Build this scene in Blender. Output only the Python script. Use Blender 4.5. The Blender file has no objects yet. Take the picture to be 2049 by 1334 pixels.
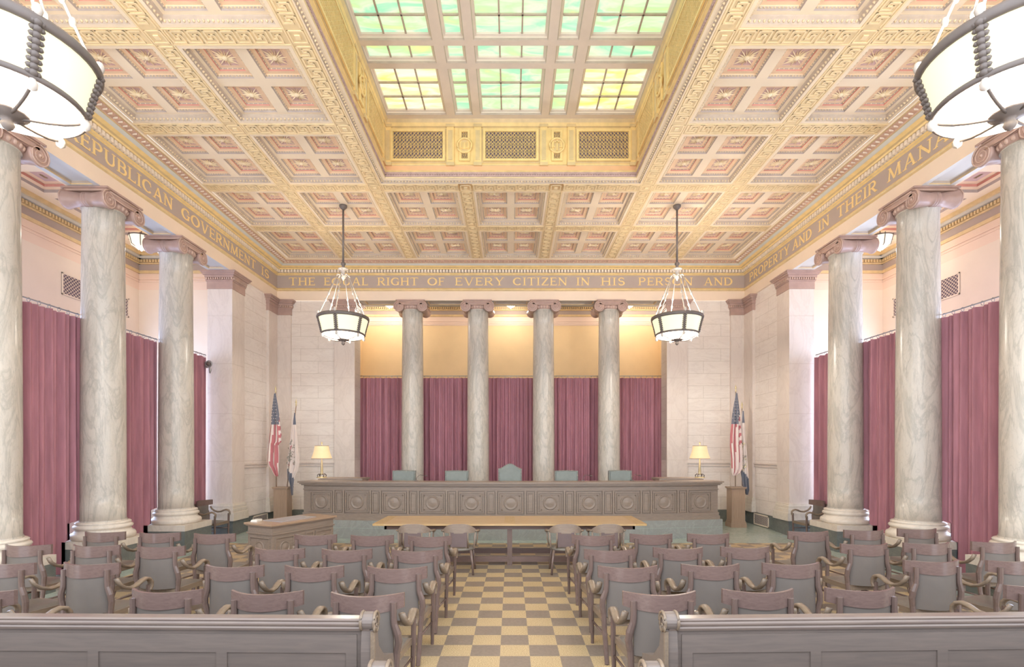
import bpy, math, random
from mathutils import Matrix, Vector
random.seed(7)
PI = math.pi
SC = bpy.context.scene
COL = SC.collection

# ------------------------------------------------------------------ camera, world, exposure
EYE = 2.07
cam = bpy.data.objects.new('camera', bpy.data.cameras.new('camera'))
COL.objects.link(cam)
cam.location = (0, 0, EYE)
cam.rotation_euler = (PI / 2, 0, 0)
cam.data.sensor_fit = 'HORIZONTAL'
cam.data.sensor_width = 36.0
cam.data.lens = 36.0 * 1038.0 / 2049.0
cam.data.shift_x = 0.0012
cam.data.shift_y = 0.1162
cam.data.clip_end = 200
SC.camera = cam

WORLD_STRENGTH = 1.8
w = bpy.data.worlds.new('world'); SC.world = w
w.use_nodes = True
bg = w.node_tree.nodes['Background']
bg.inputs[0].default_value = (0.90, 0.97, 1.07, 1)
bg.inputs[1].default_value = WORLD_STRENGTH
SC.view_settings.view_transform = 'Standard'
SC.view_settings.look = 'None'
SC.view_settings.gamma = 1.0
SC.view_settings.use_curve_mapping = False
SC.view_settings.exposure = 1.0
try:
    SC.cycles.max_bounces = 8
    SC.cycles.diffuse_bounces = 6
    SC.cycles.glossy_bounces = 3
    SC.cycles.transmission_bounces = 2
    SC.cycles.sample_clamp_indirect = 6.0
    SC.cycles.use_denoising = True
    SC.cycles.caustics_reflective = False
    SC.cycles.caustics_refractive = False
except Exception:
    pass
UP_WATTS, DOWN_WATTS = 36, 100   # bulbs above and below the light-blocking disc added in each chandelier
WIN_L, WIN_R = 4.0, 6.0  # daylight panes behind the curtains

# ------------------------------------------------------------------ materials
def lin(c):
    return tuple(((x / 255) / 12.92 if x / 255 <= .04045 else ((x / 255 + .055) / 1.055) ** 2.4) for x in c)

def sc(c, k):
    """the same hue at k times the reflectance"""
    def enc(v): return 255 * (v * 12.92 if v <= .0031308 else 1.055 * v ** (1 / 2.4) - .055)
    return tuple(enc(min(1, x * k)) for x in lin(c))

def nodes(name):
    m = bpy.data.materials.new(name); m.use_nodes = True
    nt = m.node_tree
    return m, nt, nt.nodes['Principled BSDF'], nt.nodes, nt.links

def setp(bs, rough, spec=.3, metal=0.0):
    bs.inputs['Roughness'].default_value = rough
    bs.inputs['Specular IOR Level'].default_value = spec
    bs.inputs['Metallic'].default_value = metal

def coords(N, L, scale=(1, 1, 1), kind='Object', rot=(0, 0, 0)):
    tc = N.new('ShaderNodeTexCoord'); mp = N.new('ShaderNodeMapping')
    mp.inputs['Scale'].default_value = scale
    mp.inputs['Rotation'].default_value = rot
    L.new(tc.outputs[kind], mp.inputs['Vector'])
    return mp.outputs['Vector']

def ramp(N, L, fac, stops):
    r = N.new('ShaderNodeValToRGB')
    e = r.color_ramp.elements
    e[0].position, e[0].color = stops[0][0], (*stops[0][1], 1)
    e[1].position, e[1].color = stops[1][0], (*stops[1][1], 1)
    for p, c in stops[2:]:
        x = e.new(p); x.color = (*c, 1)
    L.new(fac, r.inputs[0])
    return r.outputs[0]

def noise(N, L, vec, scale, detail=4, dist=0.0, rough=.55):
    n = N.new('ShaderNodeTexNoise')
    n.inputs['Scale'].default_value = scale; n.inputs['Detail'].default_value = detail
    n.inputs['Distortion'].default_value = dist; n.inputs['Roughness'].default_value = rough
    L.new(vec, n.inputs['Vector'])
    return n.outputs['Fac']

def plain(name, c, rough=.5, var=.05, scale=6.0, spec=.3, metal=0.0, stretch=(1, 1, 1)):
    m, nt, bs, N, L = nodes(name)
    c = lin(c)
    v = coords(N, L, stretch)
    f = noise(N, L, v, scale, 5)
    a = tuple(min(1, x * (1 - var * 1.6)) for x in c); b = tuple(min(1, x * (1 + var * 1.6)) for x in c)
    L.new(ramp(N, L, f, [(.3, a), (.7, b)]), bs.inputs['Base Color'])
    setp(bs, rough, spec, metal)
    return m

def wood(name, c1, c2, rough=.32, scale=5.0, stretch=(1, 12, 12), spec=.4):
    m, nt, bs, N, L = nodes(name)
    v = coords(N, L, stretch)
    f = noise(N, L, v, scale, 6, .6)
    L.new(ramp(N, L, f, [(.32, lin(c1)), (.68, lin(c2))]), bs.inputs['Base Color'])
    setp(bs, rough, spec)
    return m

def marble(name, base, vein, base2, stretch=(1, 1, .3), scale=2.2, width=.05, rough=.28, soft=.5):
    m, nt, bs, N, L = nodes(name)
    v = coords(N, L, stretch)
    f1 = noise(N, L, v, scale, 9, 1.6, .6)
    f2 = noise(N, L, v, scale * 2.3, 8, 2.4, .62)
    f3 = noise(N, L, v, scale * .6, 3, .5)
    k1 = ramp(N, L, f1, [(.5 - width * 1.6, (0, 0, 0)), (.5, (1, 1, 1)), (.5 + width * 1.6, (0, 0, 0))])
    k2 = ramp(N, L, f2, [(.5 - width, (0, 0, 0)), (.5, (1, 1, 1)), (.5 + width, (0, 0, 0))])
    b = ramp(N, L, f3, [(.35, lin(base)), (.68, lin(base2))])
    mx = N.new('ShaderNodeMix'); mx.data_type = 'RGBA'
    mu = N.new('ShaderNodeMath'); mu.operation = 'MULTIPLY'; mu.inputs[1].default_value = soft
    L.new(k1, mu.inputs[0]); L.new(mu.outputs[0], mx.inputs[0])
    L.new(b, mx.inputs[6]); mx.inputs[7].default_value = (*lin(vein), 1)
    mx2 = N.new('ShaderNodeMix'); mx2.data_type = 'RGBA'
    mu2 = N.new('ShaderNodeMath'); mu2.operation = 'MULTIPLY'; mu2.inputs[1].default_value = soft * .55
    L.new(k2, mu2.inputs[0]); L.new(mu2.outputs[0], mx2.inputs[0])
    L.new(mx.outputs[2], mx2.inputs[6]); mx2.inputs[7].default_value = (*lin(vein), 1)
    L.new(mx2.outputs[2], bs.inputs['Base Color'])
    setp(bs, rough, .35)
    return m, nt, bs, mx2

def ashlar(name, base, base2, vein, axis='X'):
    """marble wall laid in courses with fine joints"""
    m, nt, bs, mx2 = marble(name, base, vein, base2, (.6, .6, 2.2), 1.7, .03, .4, .24)
    N, L = nt.nodes, nt.links
    tc = N.new('ShaderNodeTexCoord'); sp = N.new('ShaderNodeSeparateXYZ'); cb = N.new('ShaderNodeCombineXYZ')
    L.new(tc.outputs['Object'], sp.inputs[0])
    L.new(sp.outputs['X' if axis == 'X' else 'Y'], cb.inputs[0]); L.new(sp.outputs['Z'], cb.inputs[1])
    br = N.new('ShaderNodeTexBrick')
    br.inputs['Scale'].default_value = 1.0
    br.inputs['Brick Width'].default_value = 1.05; br.inputs['Row Height'].default_value = .37
    br.inputs['Mortar Size'].default_value = .008; br.inputs['Mortar Smooth'].default_value = .3
    br.inputs['Color1'].default_value = (1, 1, 1, 1); br.inputs['Color2'].default_value = (.965, .96, .955, 1)
    br.inputs['Mortar'].default_value = (.78, .76, .73, 1)
    L.new(cb.outputs[0], br.inputs['Vector'])
    mm = N.new('ShaderNodeMix'); mm.data_type = 'RGBA'; mm.blend_type = 'MULTIPLY'; mm.inputs[0].default_value = 1
    L.new(mx2.outputs[2], mm.inputs[6]); L.new(br.outputs['Color'], mm.inputs[7])
    L.new(mm.outputs[2], bs.inputs['Base Color'])
    return m

def glow(name, c, strength, var=0.0, c2=None, scale=3.0, stretch=(1, 1, 1), stops=None):
    m = bpy.data.materials.new(name); m.use_nodes = True
    nt = m.node_tree; N, L = nt.nodes, nt.links
    bs = N['Principled BSDF']
    setp(bs, .35, .3)
    bs.inputs['Base Color'].default_value = (*[x * .5 for x in lin(c)], 1)
    if stops or c2:
        f = noise(N, L, coords(N, L, stretch), scale, 5, 1.2)
        colr = ramp(N, L, f, stops or [(.3, lin(c)), (.7, lin(c2))])
        L.new(colr, bs.inputs['Emission Color'])
    else:
        bs.inputs['Emission Color'].default_value = (*lin(c), 1)
    bs.inputs['Emission Strength'].default_value = strength
    return m

MT = {}
MT['wood'] = wood('mahogany', sc((134, 111, 105), .66), sc((149, 124, 116), .66), .24, spec=.5)
MT['wood_v'] = wood('mahogany upright', sc((134, 112, 104), .6), sc((149, 126, 117), .6), .24, 5, (12, 12, 1), .5)
MT['arm'] = wood('top-lit arm wood', sc((150, 130, 112), 0.64), sc((168, 148, 126), 0.64), .3, 5, (12, 1, 12))  # lighter than the chair wood: light from above is put into the colour
MT['leather_back'] = plain('dark leather back', sc((130, 121, 114), 0.715), .5, .04, 4)
MT['seat'] = plain('olive leather seat', sc((160, 151, 139), 0.55), .3, .06, 5, .5)
MT['bench'] = wood('dark oak', sc((136, 121, 109), 1.0), sc((150, 134, 120), 1.0), .4, 4)
MT['pew'] = wood('pew oak', sc((132, 120, 113), 0.675), sc((146, 131, 122), 0.675), .42, 3)
MT['pew_rail'] = wood('pew rail', sc((146, 128, 120), 0.585), sc((160, 142, 130), 0.585), .25, 3)
MT['table'] = wood('golden oak', sc((196, 163, 120), 0.862), sc((212, 180, 134), 0.862), .25, 4, (1, 10, 10))
MT['table_edge'] = wood('golden oak border', sc((208, 172, 116), 0.75), sc((218, 184, 130), 0.75), .25, 4, (10, 1, 10))
MT['honey'] = wood('honey oak', sc((184, 156, 134), 0.7), sc((198, 170, 146), 0.7), .35, 4, (12, 12, 1))
MT['desk_top'] = wood('amber desk top', sc((196, 162, 134), 0.7), sc((210, 178, 148), 0.7), .2, 4)
MT['green_leather'] = plain('green leather', sc((142, 148, 140), 0.8), .38, .06, 6, .5)
MT['brown_leather'] = plain('brown leather', sc((136, 118, 116), 0.65), .4, .05, 6, .4)
MT['nail'] = plain('brass nail', sc((176, 168, 150), 0.7), .3, .03, 9, .5, .4)
MT['col'] = marble('column marble', sc((216, 208, 196), .86), sc((164, 160, 150), .86), sc((210, 201, 189), .86), (1, 1, .25), 3.0, .035, .25, .48)[0]
MT['base'] = marble('base marble', (222, 213, 200), (196, 186, 174), (214, 204, 190), (1, 1, 1), 1.5, .03, .35, .4)[0]
MT['wallX'] = ashlar('marble wall back', (234, 225, 216), (227, 216, 207), (200, 186, 176), 'X')
MT['wallY'] = ashlar('marble wall side', (238, 230, 223), (231, 221, 213), (204, 190, 181), 'Y')
MT['pil'] = marble('pilaster marble', (222, 210, 200), (200, 186, 176), (216, 203, 193), (1, 1, .5), 1.6, .03, .35, .35)[0]
MT['capital'] = plain('bronzed capital', (176, 148, 138), .33, .06, 5, .45)
MT['capital_lt'] = plain('bronzed capital fillet', (196, 168, 154), .33, .05, 5, .45)
MT['green'] = marble('dark green marble', (150, 150, 145), (166, 170, 163), (142, 144, 139), (1, 1, 1), 2.5, .03, .22, .4)[0]
MT['green_dk'] = marble('blackish green marble', sc((140, 144, 140), .62), sc((160, 166, 160), .62), sc((132, 138, 134), .62), (1, 1, 1), 2.5, .03, .22, .4)[0]
MT['green_lt'] = marble('light green marble', (166, 180, 170), (192, 202, 192), (156, 170, 160), (1, 1, 1), 3, .06, .18, .5)[0]
MT['velvet'] = plain('maroon velvet', (174, 124, 134), .75, .1, 3, .15, 0, (4, 4, .4))
MT['steel'] = plain('grey steel', (168, 166, 166), .4, .03, 5, .4, .3)
MT['bronze'] = plain('dark bronze', sc((140, 128, 122), .6), .45, .06, 6, .4)
MT['bronze_lt'] = plain('pale bronze', (200, 190, 180), .4, .05, 6, .45)
MT['brass'] = plain('brass', (196, 178, 136), .3, .05, 6, .5, .3)
MT['ochre'] = plain('ochre plaster', (234, 206, 158), .7, .03, 1.2)
MT['cream_wall'] = plain('cream plaster', (236, 221, 202), .7, .025, 1.2)
MT['pink_wall'] = plain('pink plaster', (236, 212, 192), .7, .02, 1.2)
MT['beige'] = plain('beige beam', (236, 216, 194), .6, .025, 1.5)
MT['gold'] = plain('gilt', (218, 193, 146), .4, .06, 7, .4)
MT['gold_br'] = plain('bright gilt', (240, 210, 146), .4, .05, 7, .4)
MT['frieze'] = plain('umber frieze', (178, 163, 154), .6, .02, 2)
MT['dent'] = plain('ivory dentil', (238, 224, 206), .5, .03, 6)
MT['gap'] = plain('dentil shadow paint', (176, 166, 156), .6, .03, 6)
MT['bluegrey'] = plain('blue grey cyma', (206, 204, 196), .6, .03, 4)
MT['pinkegg'] = plain('rose egg moulding', (206, 170, 150), .5, .06, 9)
MT['cream'] = plain('cream ceiling', (240, 222, 196), .6, .02, 2)
MT['key'] = plain('key band', (224, 200, 157), .5, .05, 5)
MT['keyline'] = plain('key relief', (238, 216, 174), .45, .04, 6)
MT['mould'] = plain('grey brown mould', (190, 174, 158), .55, .06, 8)
MT['bead'] = plain('gilded bead', (226, 204, 168), .4, .06, 9, .4)
MT['taupe'] = plain('taupe coffer mould', (180, 166, 158), .5, .05, 8)
MT['peach'] = plain('peach coffer', (236, 206, 174), .6, .02, 4)
MT['red'] = plain('red coffer fascia', (216, 156, 142), .6, .05, 6)
MT['mauve'] = plain('mauve coffer panel', (206, 174, 168), .6, .04, 5)
MT['star'] = plain('gilded star', (246, 230, 196), .4, .04, 8)
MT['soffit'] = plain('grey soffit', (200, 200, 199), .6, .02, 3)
MT['soffit_lt'] = plain('lit soffit', (222, 220, 214), .6, .02, 3)  # paler copy of the soffit colour, with the brighter right-hand light painted in
MT['hole_shade'] = plain('painted grille shade', (112, 98, 110), .7, .03, 4)  # flat plate colour that paints the shade inside grille and vent openings
MT['orange'] = plain('salmon strip', (232, 186, 142), .6, .03, 4)
MT['purple'] = plain('plum moulding', (186, 158, 150), .5, .08, 14)
MT['frame'] = plain('skylight frame', (226, 212, 196), .5, .03, 3)
MT['canton'] = plain('blue flag', sc((128, 130, 142), .8), .7, .04, 6)
MT['stripe_r'] = plain('red flag', sc((204, 128, 132), .85), .7, .04, 6)
MT['stripe_w'] = plain('white flag', (228, 214, 206), .7, .03, 6)
MT['leaf'] = plain('olive emblem', (150, 144, 132), .7, .08, 9)
MT['emblem_y'] = plain('straw emblem', (212, 200, 168), .7, .05, 9)
MT['paper'] = plain('white paper', (226, 224, 216), .6, .02, 4)
MT['blotter'] = plain('grey blotter', (160, 154, 154), .35, .03, 4, .5)
MT['shade_far'] = glow('lit parchment shade', (255, 246, 206), .42)
def bowl_glass():
    m = glow('lit white bowl glass', (255, 250, 246), 2.2)
    nt = m.node_tree; N, L = nt.nodes, nt.links
    tr = N.new('ShaderNodeBsdfTransparent'); mx = N.new('ShaderNodeMixShader'); mx.inputs[0].default_value = .6
    L.new(N['Principled BSDF'].outputs[0], mx.inputs[1]); L.new(tr.outputs[0], mx.inputs[2])
    L.new(mx.outputs[0], N['Material Output'].inputs['Surface'])
    return m
MT['bowl'] = bowl_glass()
MT['lampshade'] = glow('lit fabric shade', (255, 226, 178), .32, 0, (255, 214, 160), 5)
MT['lantern'] = glow('lit lantern glass', (255, 240, 210), .55)
MT['daylightL'] = glow('daylight pane left', (196, 214, 255), WIN_L)
MT['daylightR'] = glow('daylight pane right', (206, 222, 255), WIN_R)
gs = [(.28, lin((236, 238, 150))), (.42, lin((196, 238, 168))), (.52, lin((232, 250, 208))), (.62, lin((150, 228, 186))), (.76, lin((214, 246, 214)))]
MT['glass_green'] = glow('green opal glass', (170, 220, 170), .5, 0, None, 1.5, (.6, 2.6, 1), gs)
ys = [(.3, lin((240, 236, 90))), (.45, lin((250, 248, 170))), (.6, lin((255, 255, 236))), (.75, lin((220, 240, 120)))]
MT['glass_yellow'] = glow('yellow opal glass', (220, 220, 150), .5, 0, None, 1.5, (.6, 2.6, 1), ys)

def floor_mat():
    m, nt, bs, N, L = nodes('checkered cork floor')
    tc = N.new('ShaderNodeTexCoord'); mp = N.new('ShaderNodeMapping')
    mp.inputs['Location'].default_value = (-.195 / .3048, -.095 / .3048, 0.5)
    mp.inputs['Scale'].default_value = (1 / .3048, 1 / .3048, 0)
    L.new(tc.outputs['Object'], mp.inputs['Vector'])
    ck = N.new('ShaderNodeTexChecker'); ck.inputs['Scale'].default_value = 1.0
    L.new(mp.outputs[0], ck.inputs['Vector'])
    f = noise(N, L, tc.outputs['Object'], 95, 3)
    a = ramp(N, L, f, [(.38, lin((162, 138, 104))), (.5, lin((190, 167, 128))), (.62, lin((206, 186, 148)))])
    g = noise(N, L, tc.outputs['Object'], 30, 3)
    b = ramp(N, L, g, [(.4, lin((132, 119, 107))), (.6, lin((140, 126, 113)))])
    mx = N.new('ShaderNodeMix'); mx.data_type = 'RGBA'
    L.new(ck.outputs['Fac'], mx.inputs[0]); L.new(a, mx.inputs[6]); L.new(b, mx.inputs[7])
    L.new(mx.outputs[2], bs.inputs['Base Color'])
    setp(bs, .38, .3)
    return m
MT['floor'] = floor_mat()

# ------------------------------------------------------------------ mesh builder
class B:
    def __init__(s, *mats):
        s.v, s.f, s.m, s.sm = [], [], [], []
        s.mats = list(mats); s.xf = None
    def mi(s, mat):
        if mat not in s.mats: s.mats.append(mat)
        return s.mats.index(mat)
    def add(s, vs, fs, mat, smooth=False):
        o = len(s.v); k = s.mi(mat)
        if s.xf is not None: vs = [tuple(s.xf @ Vector(p)) for p in vs]
        s.v += vs
        for f in fs:
            s.f.append([i + o for i in f]); s.m.append(k); s.sm.append(smooth)
        return s
    def box(s, x0, x1, y0, y1, z0, z1, mat):
        v = [(x, y, z) for z in (z0, z1) for y in (y0, y1) for x in (x0, x1)]
        return s.add(v, [(0, 2, 3, 1), (4, 5, 7, 6), (0, 1, 5, 4), (2, 6, 7, 3), (0, 4, 6, 2), (1, 3, 7, 5)], mat)
    def cbox(s, c, d, mat):
        return s.box(c[0] - d[0] / 2, c[0] + d[0] / 2, c[1] - d[1] / 2, c[1] + d[1] / 2, c[2] - d[2] / 2, c[2] + d[2] / 2, mat)
    def quad(s, a, b, c, d, mat, smooth=False):
        return s.add([a, b, c, d], [(0, 1, 2, 3)], mat, smooth)
    def frustum(s, x, y, z0, z1, a0, b0, a1, b1, mat):
        v = [(x + i * a, y + j * b, z) for z, a, b in ((z0, a0, b0), (z1, a1, b1)) for j in (-1, 1) for i in (-1, 1)]
        return s.add(v, [(0, 2, 3, 1), (4, 5, 7, 6), (0, 1, 5, 4), (2, 6, 7, 3), (0, 4, 6, 2), (1, 3, 7, 5)], mat)
    def rings(s, cx, cy, hx, hy, prof, mat0=None):
        """nested rectangular steps: prof = (inset, z, material of the strip leading to it)"""
        pv = None
        for ins, z, mt in prof:
            a, b = hx - ins, hy - ins
            r = [(cx - a, cy - b, z), (cx + a, cy - b, z), (cx + a, cy + b, z), (cx - a, cy + b, z)]
            if pv is not None:
                for i in range(4):
                    j = (i + 1) % 4
                    s.quad(pv[i], pv[j], r[j], r[i], mt)
            pv = r
        return pv
    def lathe(s, prof, n, mat, c=(0, 0, 0), smooth=True, cap=True):
        vs, fs = [], []
        for r, z in prof:
            for i in range(n):
                a = 2 * PI * i / n
                vs.append((c[0] + r * math.cos(a), c[1] + r * math.sin(a), c[2] + z))
        for k in range(len(prof) - 1):
            for i in range(n):
                j = (i + 1) % n
                fs.append((k * n + i, k * n + j, (k + 1) * n + j, (k + 1) * n + i))
        s.add(vs, fs, mat, smooth)
        if cap:
            o = len(s.v)
            for k in (0, len(prof) - 1):
                if prof[k][0] > 1e-4:
                    s.add([vs[k * n + i] for i in range(n)], [tuple(range(n))], mat)
        return s
    def tube(s, pts, r, mat, n=8, smooth=True, flat=None, closed=False):
        """sweep: r radius or list; flat=(w,h) makes an oblong section (w across, h along up)"""
        P = [Vector(p) for p in pts]; m = len(P)
        vs, fs = [], []
        up0 = Vector((0, 0, 1))
        for i, p in enumerate(P):
            if closed: t = (P[(i + 1) % m] - P[i - 1]).normalized()
            else: t = (P[min(i + 1, m - 1)] - P[max(i - 1, 0)]).normalized()
            up = up0 if abs(t.z) < .95 else Vector((0, 1, 0))
            if flat and len(flat) > 2: sd = Vector(flat[2]); up = sd.cross(t).normalized(); sd = t.cross(up).normalized()
            else:
                sd = t.cross(up).normalized(); up = sd.cross(t).normalized()
            rr = r[i] if isinstance(r, (list, tuple)) else r
            for k in range(n):
                a = 2 * PI * (k + .5) / n
                if flat:
                    ca, sa = math.cos(a), math.sin(a)
                    q = max(abs(ca), abs(sa))
                    ca, sa = (ca / q * .85 + ca * .15), (sa / q * .85 + sa * .15)
                    vs.append(tuple(p + sd * ca * flat[0] * rr + up * sa * flat[1] * rr))
                else:
                    vs.append(tuple(p + sd * math.cos(a) * rr + up * math.sin(a) * rr))
        for i in range(m if closed else m - 1):
            for k in range(n):
                j = (k + 1) % n; i2 = (i + 1) % m
                fs.append((i * n + k, i * n + j, i2 * n + j, i2 * n + k))
        if not closed:
            fs.append(tuple(range(n - 1, -1, -1))); fs.append(tuple((m - 1) * n + k for k in range(n)))
        return s.add(vs, fs, mat, smooth)
    def sphere(s, c, r, mat, n=10, sz=1.0):
        k = max(4, n // 2)
        return s.lathe([(r * math.sin(PI * i / k) + 1e-5, -r * sz * math.cos(PI * i / k)) for i in range(k + 1)], n, mat, c, True, False)
    def prism(s, poly, x0, x1, mat, axis='X', smooth=False):
        n = len(poly)
        def P(t, p):
            return (t, p[0], p[1]) if axis == 'X' else ((p[0], t, p[1]) if axis == 'Y' else (p[0], p[1], t))
        vs = [P(x0, p) for p in poly] + [P(x1, p) for p in poly]
        s.add(vs, [tuple(range(n - 1, -1, -1)), tuple(range(n, 2 * n))], mat)
        s.add(vs, [(i, (i + 1) % n, n + (i + 1) % n, n + i) for i in range(n)], mat, smooth)
        return s
    def grid(s, pts, mat, smooth=True, matf=None):
        """pts[row][col]"""
        nr, nc = len(pts), len(pts[0])
        vs = [p for r in pts for p in r]
        if matf is None:
            fs = [(i * nc + j, i * nc + j + 1, (i + 1) * nc + j + 1, (i + 1) * nc + j) for i in range(nr - 1) for j in range(nc - 1)]
            return s.add(vs, fs, mat, smooth)
        o = len(s.v)
        s.add(vs, [], mat)
        for i in range(nr - 1):
            for j in range(nc - 1):
                s.f.append([o + i * nc + j, o + i * nc + j + 1, o + (i + 1) * nc + j + 1, o + (i + 1) * nc + j])
                s.m.append(s.mi(matf(i, j))); s.sm.append(smooth)
        return s
    def mesh(s, name):
        me = bpy.data.meshes.new(name)
        me.from_pydata(s.v, [], s.f)
        for k in s.mats: me.materials.append(MT[k])
        me.polygons.foreach_set('material_index', s.m)
        me.polygons.foreach_set('use_smooth', s.sm)
        me.update()
        return me
    def obj(s, name, parent=None, loc=None):
        o = bpy.data.objects.new(name, s.mesh(name))
        COL.objects.link(o)
        if parent is not None: o.parent = parent
        if loc is not None: o.location = loc
        return o

def thing(name, label, cat, loc=(0, 0, 0), rz=0.0, group=None):
    o = bpy.data.objects.new(name, None); COL.objects.link(o)
    o.empty_display_size = .2
    o.location = loc; o.rotation_euler = (0, 0, rz)
    o['label'] = label; o['category'] = cat
    if group: o['group'] = group
    return o

def tag(o, label, cat, group=None):
    o['label'] = label; o['category'] = cat
    if group: o['group'] = group
    return o

def struct(b, name, label=None, parent=None):
    o = b.obj(name, parent)
    if parent is None:
        o['kind'] = 'structure'
    if label: o['label'] = label
    return o

def dup(root, loc, rz, label, group=None):
    r = root.copy(); COL.objects.link(r)
    r.location = loc; r.rotation_euler = (0, 0, rz); r['label'] = label
    if group: r['group'] = group
    for ch in list(root.children):
        c = ch.copy(); COL.objects.link(c); c.parent = r
        for g in list(ch.children):
            d = g.copy(); COL.objects.link(d); d.parent = c
    return r

def mxz(a): return Matrix.Rotation(a, 4, 'Z')

# ------------------------------------------------------------------ room dimensions
FX, FY = 6.98, 15.5           # faces of the frieze: side and back
SOF = 6.61                    # underside of the beams
ZC = 7.66                     # ceiling bands
COLX, COLY = 7.26, (7.24, 9.25, 11.26)
BCY, BCX = 15.78, (-2.985, -.995, .995, 2.985)
PY0, PY1, PXO = 13.0, 13.6, 7.6   # piers
OPX = 4.66                    # half width of the opening at the back
AX, AY = 9.68, 13.5           # aisle outer wall and end wall
ALY, ALX = 17.8, 5.1          # alcove behind the bench
AZ = 7.22                     # aisle and alcove ceilings
Y0 = 2.99                     # near end of what the photograph shows overhead
CT = 4.45                     # curtain tops

# ------------------------------------------------------------------ floor
struct(B('floor').box(-6.46, 6.46, -1.5, 11.86, -.1, 0, 'floor'), 'floor')
b = B('green_lt')
b.box(-6.9, -6.46, -1.5, 11.86, -.1, .001, 'green_lt'); b.box(6.46, 6.9, -1.5, 11.86, -.1, .001, 'green_lt')
b.box(-6.9, 6.9, 11.86, 15.6, -.1, .001, 'green_lt'); b.box(-7.5, -6.9, 13.3, 15.6, -.1, .001, 'green_lt'); b.box(6.9, 7.5, 13.3, 15.6, -.1, .001, 'green_lt')
struct(b, 'trim_1', 'light green marble border around the checkered floor')
b = B('green')
b.box(-AX, -6.9, -1.5, AY + .2, -.1, 0, 'green'); b.box(6.9, AX, -1.5, AY + .2, -.1, 0, 'green')
b.box(-ALX, ALX, 15.5, ALY + .1, -.1, 0, 'green')
struct(b, 'trim_2', 'dark green stone floor of the side aisles and alcove')

# ------------------------------------------------------------------ walls
def wall_rear(sgn):
    b = B('wallY')
    x0, x1 = sorted((sgn * 7.04, sgn * 7.5))
    b.box(x0, x1, PY1, FY + .06, .36, SOF, 'wallY')
    g0, g1 = sorted((sgn * 7.01, sgn * 7.5))
    b.box(g0, g1, PY1, FY + .06, 0, .36, 'green_dk')
    for z, h, d in ((1.66, .05, .03), (1.74, .04, .045)):
        a0, a1 = sorted((sgn * (7.04 - d), sgn * 7.1))
        b.box(a0, a1, PY1 + .0, 14.94, z, z + h, 'pil')
    return b
struct(wall_rear(-1), 'wall_left')
struct(wall_rear(1), 'wall_right')
b = B('wallX')
for s in (-1, 1):
    x0, x1 = sorted((s * OPX, s * 7.5))
    b.box(x0, x1, FY + .06, FY + .56, .36, SOF, 'wallX')
    b.box(x0, x1, FY + .03, FY + .56, 0, .36, 'green_dk')
    p0, p1 = sorted((s * 5.27, s * 6.57))
    for z, h, d in ((1.66, .05, .03), (1.74, .04, .045)):
        b.box(p0, p1, FY + .06 - d, FY + .1, z, z + h, 'pil')
struct(b, 'wall_back')
# alcove behind the bench
b = B('ochre')
b.box(-ALX, ALX, ALY, ALY + .1, 0, 6.42, 'ochre')
b.box(-ALX - .1, -ALX, 16.06, ALY + .1, 0, 6.42, 'ochre'); b.box(ALX, ALX + .1, 16.06, ALY + .1, 0, 6.42, 'ochre')
b.box(-ALX - .1, ALX + .1, ALY - .01, ALY + .1, 6.42, 6.8, 'pink_wall')
for z in (6.45, 6.5, 6.55): b.box(-ALX, ALX, ALY - .03, ALY, z, z + .025, 'pink_wall')
b.box(-ALX, ALX, ALY - .05, ALY + .1, 6.72, 6.79, 'gold')
b.box(-ALX, ALX, ALY - .03, ALY + .1, 6.79, 6.92, 'frieze')
b.box(-ALX, ALX, ALY - .08, ALY + .1, 6.92, 6.96, 'gold')
b.box(-ALX, ALX, ALY - .05, ALY + .1, 6.96, 7.06, 'mould')
for i in range(140):
    x = -ALX + .02 + i * .0725
    b.box(x, x + .04, ALY - .1, ALY - .04, 6.97, 7.04, 'gold')
b.box(-ALX, ALX, ALY - .16, ALY + .1, 7.06, AZ, 'bluegrey')
struct(b, 'wall_alcove')
b = B('cream'); b.box(-ALX - .1, ALX + .1, 16.0, ALY + .1, AZ, AZ + .1, 'cream'); struct(b, 'ceiling_alcove')

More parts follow.
